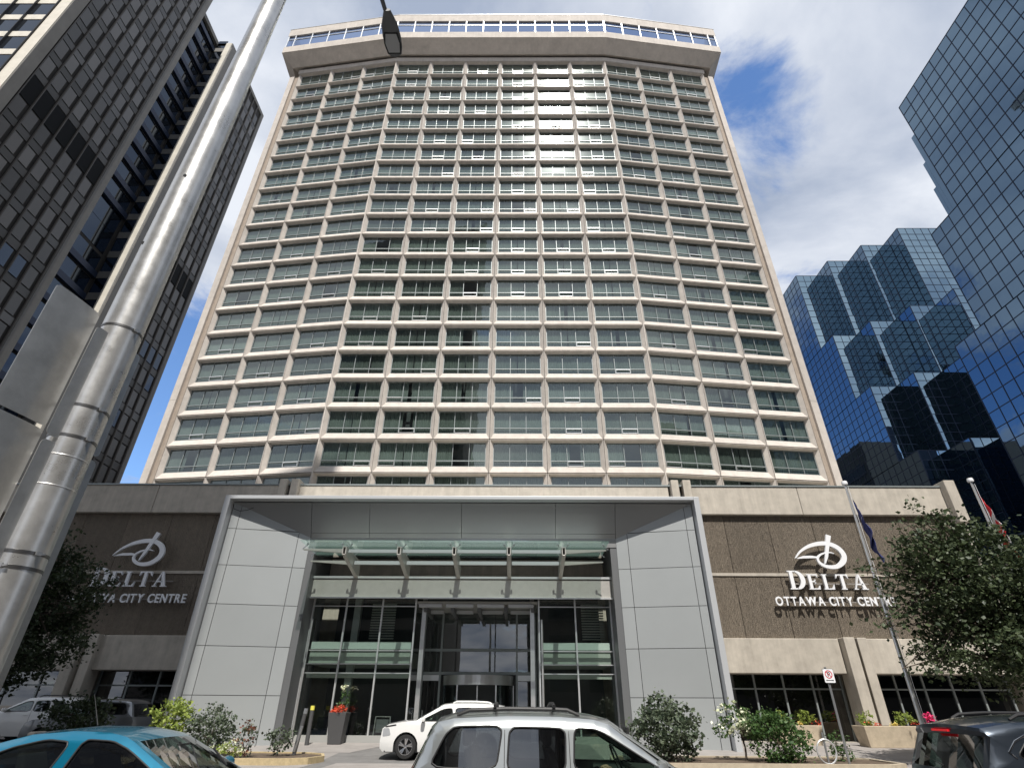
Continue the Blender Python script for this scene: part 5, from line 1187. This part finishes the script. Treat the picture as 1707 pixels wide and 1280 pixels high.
sed = dict(L=4.35, W=1.70, H=1.44, belt=.95, tum=.40, wr=.31, wheels=(-1.3, 1.28), seatx=-.15, wsbase=1.0, mirx=.72,
           top=[(-2.15, .35, 'k'), (-2.18, .55, 'b'), (-2.14, .88, 'b'), (-2.0, .97, 'b', .03), (-1.72, 1.0, 'g', .03), (-1.18, 1.29, 'b', .03), (-.85, 1.375, 'b', .035), (-.4, 1.41, 'b', .04), (0, 1.40, 'b', .04), (.22, 1.36, 'b', .035), (.34, 1.31, 'g', .03), (1.05, .955, 'b', .03), (1.5, .86, 'b', .04), (1.95, .74, 'b', .03), (2.12, .55, 'k'), (2.14, .32, 'b')],
           windows=[[(-1.50, .99), (-.42, .985), (-.34, 1.31), (-.62, 1.33), (-.98, 1.25)], [(-.28, .985), (.78, .98), (.82, 1.0), (.34, 1.245), (.12, 1.32), (-.20, 1.335)]],
           wglass=['car_glass_dark', 'car_glass_dark'], wsglass='car_glass_green', handles=((-.95, .84), (.1, .84)), seams=(-.31,), seamtop=.97)
teal, hwt = car('parked_sedan', 'teal blue sedan in the lower left corner', 'car', (-4.8, 8.25, 0), 0, dict(sed, paint='paint_teal')); teal.scale = (1.05, 1.05, 1.05)
MB().bar((1.0, -.35, 1.03), (.62, .12, 1.235), .014, .02).build('wiper', 'trim_black', teal)
MB().bar((1.02, .3, 1.03), (.66, .62, 1.19), .014, .02).build('wiper', 'trim_black', teal)
MB().tube([(-.55, 0, 1.45), (-.72, 0, 1.78)], [.008, .003], 6).build('aerial', 'trim_black', teal)
MB().bar((-.30, -.70, 1.0), (-.22, -.625, 1.33), .018, .03).build('pillar_trim', 'chrome', teal)
dsuv = dict(SUV, paint='paint_navy', rails=(-1.5, -.2), H=1.69, L=4.55, wheels=(-1.4, 1.35),
            top=[(-2.24, .40, 'k'), (-2.26, .62, 'b'), (-2.23, .92, 'b'), (-2.19, 1.05, 'g', .0), (-1.98, 1.44, 'b', .02), (-2.03, 1.50, 'b', .03), (-2.02, 1.535, 'b', .04), (-1.62, 1.60, 'b', .06), (-1.0, 1.635, 'b', .065), (-.4, 1.635, 'b', .065), (.05, 1.60, 'b', .06), (.2, 1.55, 'g', .05), (1.0, 1.08, 'b', .03), (1.3, 1.02, 'b', .04), (1.8, .95, 'b', .05), (2.1, .84, 'b', .03), (2.22, .62, 'k', .0), (2.24, .38, 'b')],
            windows=[[(-1.80, 1.22), (-1.2, 1.13), (-1.10, 1.47), (-1.20, 1.50), (-1.5, 1.46)], [(-1.04, 1.12), (-.40, 1.11), (-.36, 1.49), (-.92, 1.51)], [(-.30, 1.11), (.70, 1.10), (.12, 1.47), (-.24, 1.50)]], seams=(-1.1, -.36),
            wglass=['car_glass_dark']*3, wsglass='car_glass_dark', lamps=[('tail_lamp', [(-2.22, .95), (-1.95, .95), (-1.98, 1.08), (-2.18, 1.08)], 'lamp_red')])
dk, hwd = car('parked_suv', 'dark navy sport utility car at the lower right corner', 'car', (8.25, 9.3, 0), 0, dsuv)
MB().box(-2.125, -2.09, -.17, .17, 1.485, 1.512).build('brake_light', 'brake_lit', dk)
MB().bar((-2.255, -.05, 1.08), (-2.185, .42, 1.16), .012, .02).build('rear_wiper', 'trim_black', dk)
MB().tube([(-1.80, -hwd(-1.8, 1.22)-.004, 1.22), (-1.86, -hwd(-1.86, 1.28)-.004, 1.28), (-1.72, -hwd(-1.7, 1.4)-.004, 1.40), (-1.5, -hwd(-1.5, 1.48)-.004, 1.485), (-1.15, -hwd(-1.1, 1.52)-.004, 1.525)], .012, 6).build('window_chrome', 'chrome', dk, smooth=True)
st = MB()
for k in range(5):
    a = pi/2+2*pi*k/5; st.face([(-2.298, -.62+.0, .99), (-2.298, -.62+.022*cos(a-.6), .99+.022*sin(a-.6)), (-2.298, -.62+.06*cos(a), .99+.06*sin(a)), (-2.298, -.62+.022*cos(a+.6), .99+.022*sin(a+.6))])
st.build('emblem', 'chrome', dk)
wsuv = dict(SUV, paint='paint_white', L=4.6, H=1.72, wr=.37, rails=(-1.6, -.2), railmat='paint_white', wheels=(-1.40, 1.36), belt=1.12,
            top=[(-2.2, .42, 'k'), (-2.26, .62, 'b'), (-2.22, .98, 'b'), (-2.14, 1.08, 'g', .0), (-1.9, 1.48, 'b', .03), (-2.0, 1.56, 'b', .04), (-1.62, 1.63, 'b', .05), (-1.0, 1.66, 'b', .05), (-.3, 1.66, 'b', .05), (.1, 1.62, 'b', .05), (.22, 1.57, 'g', .04), (1.06, 1.13, 'b', .03), (1.5, 1.10, 'b', .04), (2.0, 1.02, 'b', .03), (2.22, .90, 'b', .02), (2.28, .55, 'k', .0), (2.27, .32, 'b')],
            windows=[[(-1.82, 1.24), (-1.2, 1.15), (-1.10, 1.50), (-1.20, 1.53), (-1.56, 1.5)], [(-1.04, 1.14), (-.36, 1.13), (-.32, 1.52), (-.92, 1.54)], [(-.26, 1.13), (.82, 1.12), (.86, 1.15), (.12, 1.49), (-.20, 1.52)]], seams=(-1.08, -.32),
            wsbase=1.05, mirx=.78, lamps=[('headlamp', [(1.90, .70), (2.2, .66), (2.2, .90), (1.98, .92)], 'lamp_clear'), ('day_lamp', [(1.72, .99), (2.12, .93), (2.12, .97), (1.75, 1.03)], 'trim_black'), ('tail_lamp', [(-2.2, .98), (-1.85, .98), (-1.9, 1.1), (-2.15, 1.1)], 'lamp_red')])
car('parked_suv', 'white sport utility car parked facing left under the entrance canopy', 'car', (-2.42, 23.42, FZ(23.4)), pi, wsuv)
car('parked_suv', 'white car parked in shade at the far left behind the lamp post', 'car', (-21.2, 28.2, .36), pi, dict(wsuv, railmat='trim_black'))
gv_ = dict(SUV, paint='paint_grey'); car('parked_suv', 'grey car parked in shade behind the dark shrub', 'car', (-17.0, 25.6, .25), pi, dict(gv_, rails=None))

car('parked_sedan', 'silver sedan at the near kerb, seen only mirrored in the lobby glass', 'car', (7.4, 4.6, 0), pi, dict(sed, paint='paint_silver'))
# the driver of the silver car
drv = thing('person', 'driver in dark clothes holding the steering wheel of the silver car', 'person', (.92-.15, 8.1+.38, .68))
ORG[drv.name] = (0, 0, 0)
def skin(name, verts, edges, rad, m, parent, sub=2):
    me = bpy.data.meshes.new(name); me.from_pydata(verts, edges, []); o = bpy.data.objects.new(name, me); COL.objects.link(o); o.parent = parent
    md = o.modifiers.new('skin', 'SKIN'); sv = me.skin_vertices[0].data if me.skin_vertices else None
    if sv is None:
        bpy.context.view_layer.objects.active = o; bm = bmesh.new(); bm.from_mesh(me); bm.verts.layers.skin.verify(); bm.to_mesh(me); bm.free(); sv = me.skin_vertices[0].data
    for i, r in enumerate(rad): sv[i].radius = (r, r) if not isinstance(r, tuple) else r; sv[i].use_root = (i == 0)
    ss = o.modifiers.new('sub', 'SUBSURF'); ss.levels = sub; ss.render_levels = sub; me.materials.append(MATS[m]); return o
V = [(0, 0, .02), (-.06, 0, .22), (-.10, 0, .42), (-.10, 0, .52), (-.09, 0, .58), (-.08, 0, .68),          # pelvis .. neck, head base
     (-.09, -.18, .46), (.10, -.22, .28), (.34, -.12, .38), (-.09, .18, .46), (.10, .23, .28), (.34, .12, .40), (.16, -.12, -.02), (.46, -.14, .02), (.16, .12, -.02), (.46, .14, .02), (.55, -.14, -.34), (.55, .14, -.34)]
E_ = [(0, 1), (1, 2), (2, 3), (3, 4), (4, 5), (2, 6), (6, 7), (7, 8), (2, 9), (9, 10), (10, 11), (0, 12), (12, 13), (0, 14), (14, 15), (13, 16), (15, 17)]
bd = skin('body', V, E_, [.15, .15, .16, .08, .055, .06, .075, .05, .036, .075, .05, .036, .09, .07, .09, .07, .055, .055], 'cloth_dark', drv)
hd = MB(); rings = [(0, -.13), (.05, -.125), (.075, -.08), (.088, -.02), (.095, .04), (.085, .09), (.05, .125), (0, .135)]
hd.lathe(rings, (-.07, 0, .74), n=18); hb = hd.build('head', 'skin', drv, smooth='all')
MB().hexa([(.0, -.018, .70), (.045, -.014, .705), (.045, .014, .705), (.0, .018, .70), (.01, -.008, .755), (.025, -.006, .75), (.025, .006, .75), (.01, .008, .755)]).build('nose', 'skin', hb, bevel=.005)
hr = MB(); hr.lathe([(.092, -.02), (.101, .04), (.09, .095), (.05, .132), (0, .142)], (-.082, 0, .742), n=18); hr.build('hair', 'hair', hb, smooth='all')
for s in (-1, 1):
    base = Vector((.34, s*.12, .39)); hv = [tuple(base), tuple(base+Vector((.05, -s*.01, .02)))]; he = [(0, 1)]; rd_ = [.03, .034]
    for k in range(4):
        i = len(hv); o_ = base+Vector((.075, s*(.03-.02*k), .035)); hv += [tuple(o_), tuple(o_+Vector((.035, 0, .002-.002*k))), tuple(o_+Vector((.045, 0, -.028+.003*k)))]; he += [(1, i), (i, i+1), (i+1, i+2)]; rd_ += [.010, .0095, .008]
    i = len(hv); hv += [tuple(base+Vector((.04, -s*.045, .02))), tuple(base+Vector((.075, -s*.055, .0)))]; he += [(1, i), (i, i+1)]; rd_ += [.011, .009]
    skin('hand', hv, he, rd_, 'skin', drv, 1)
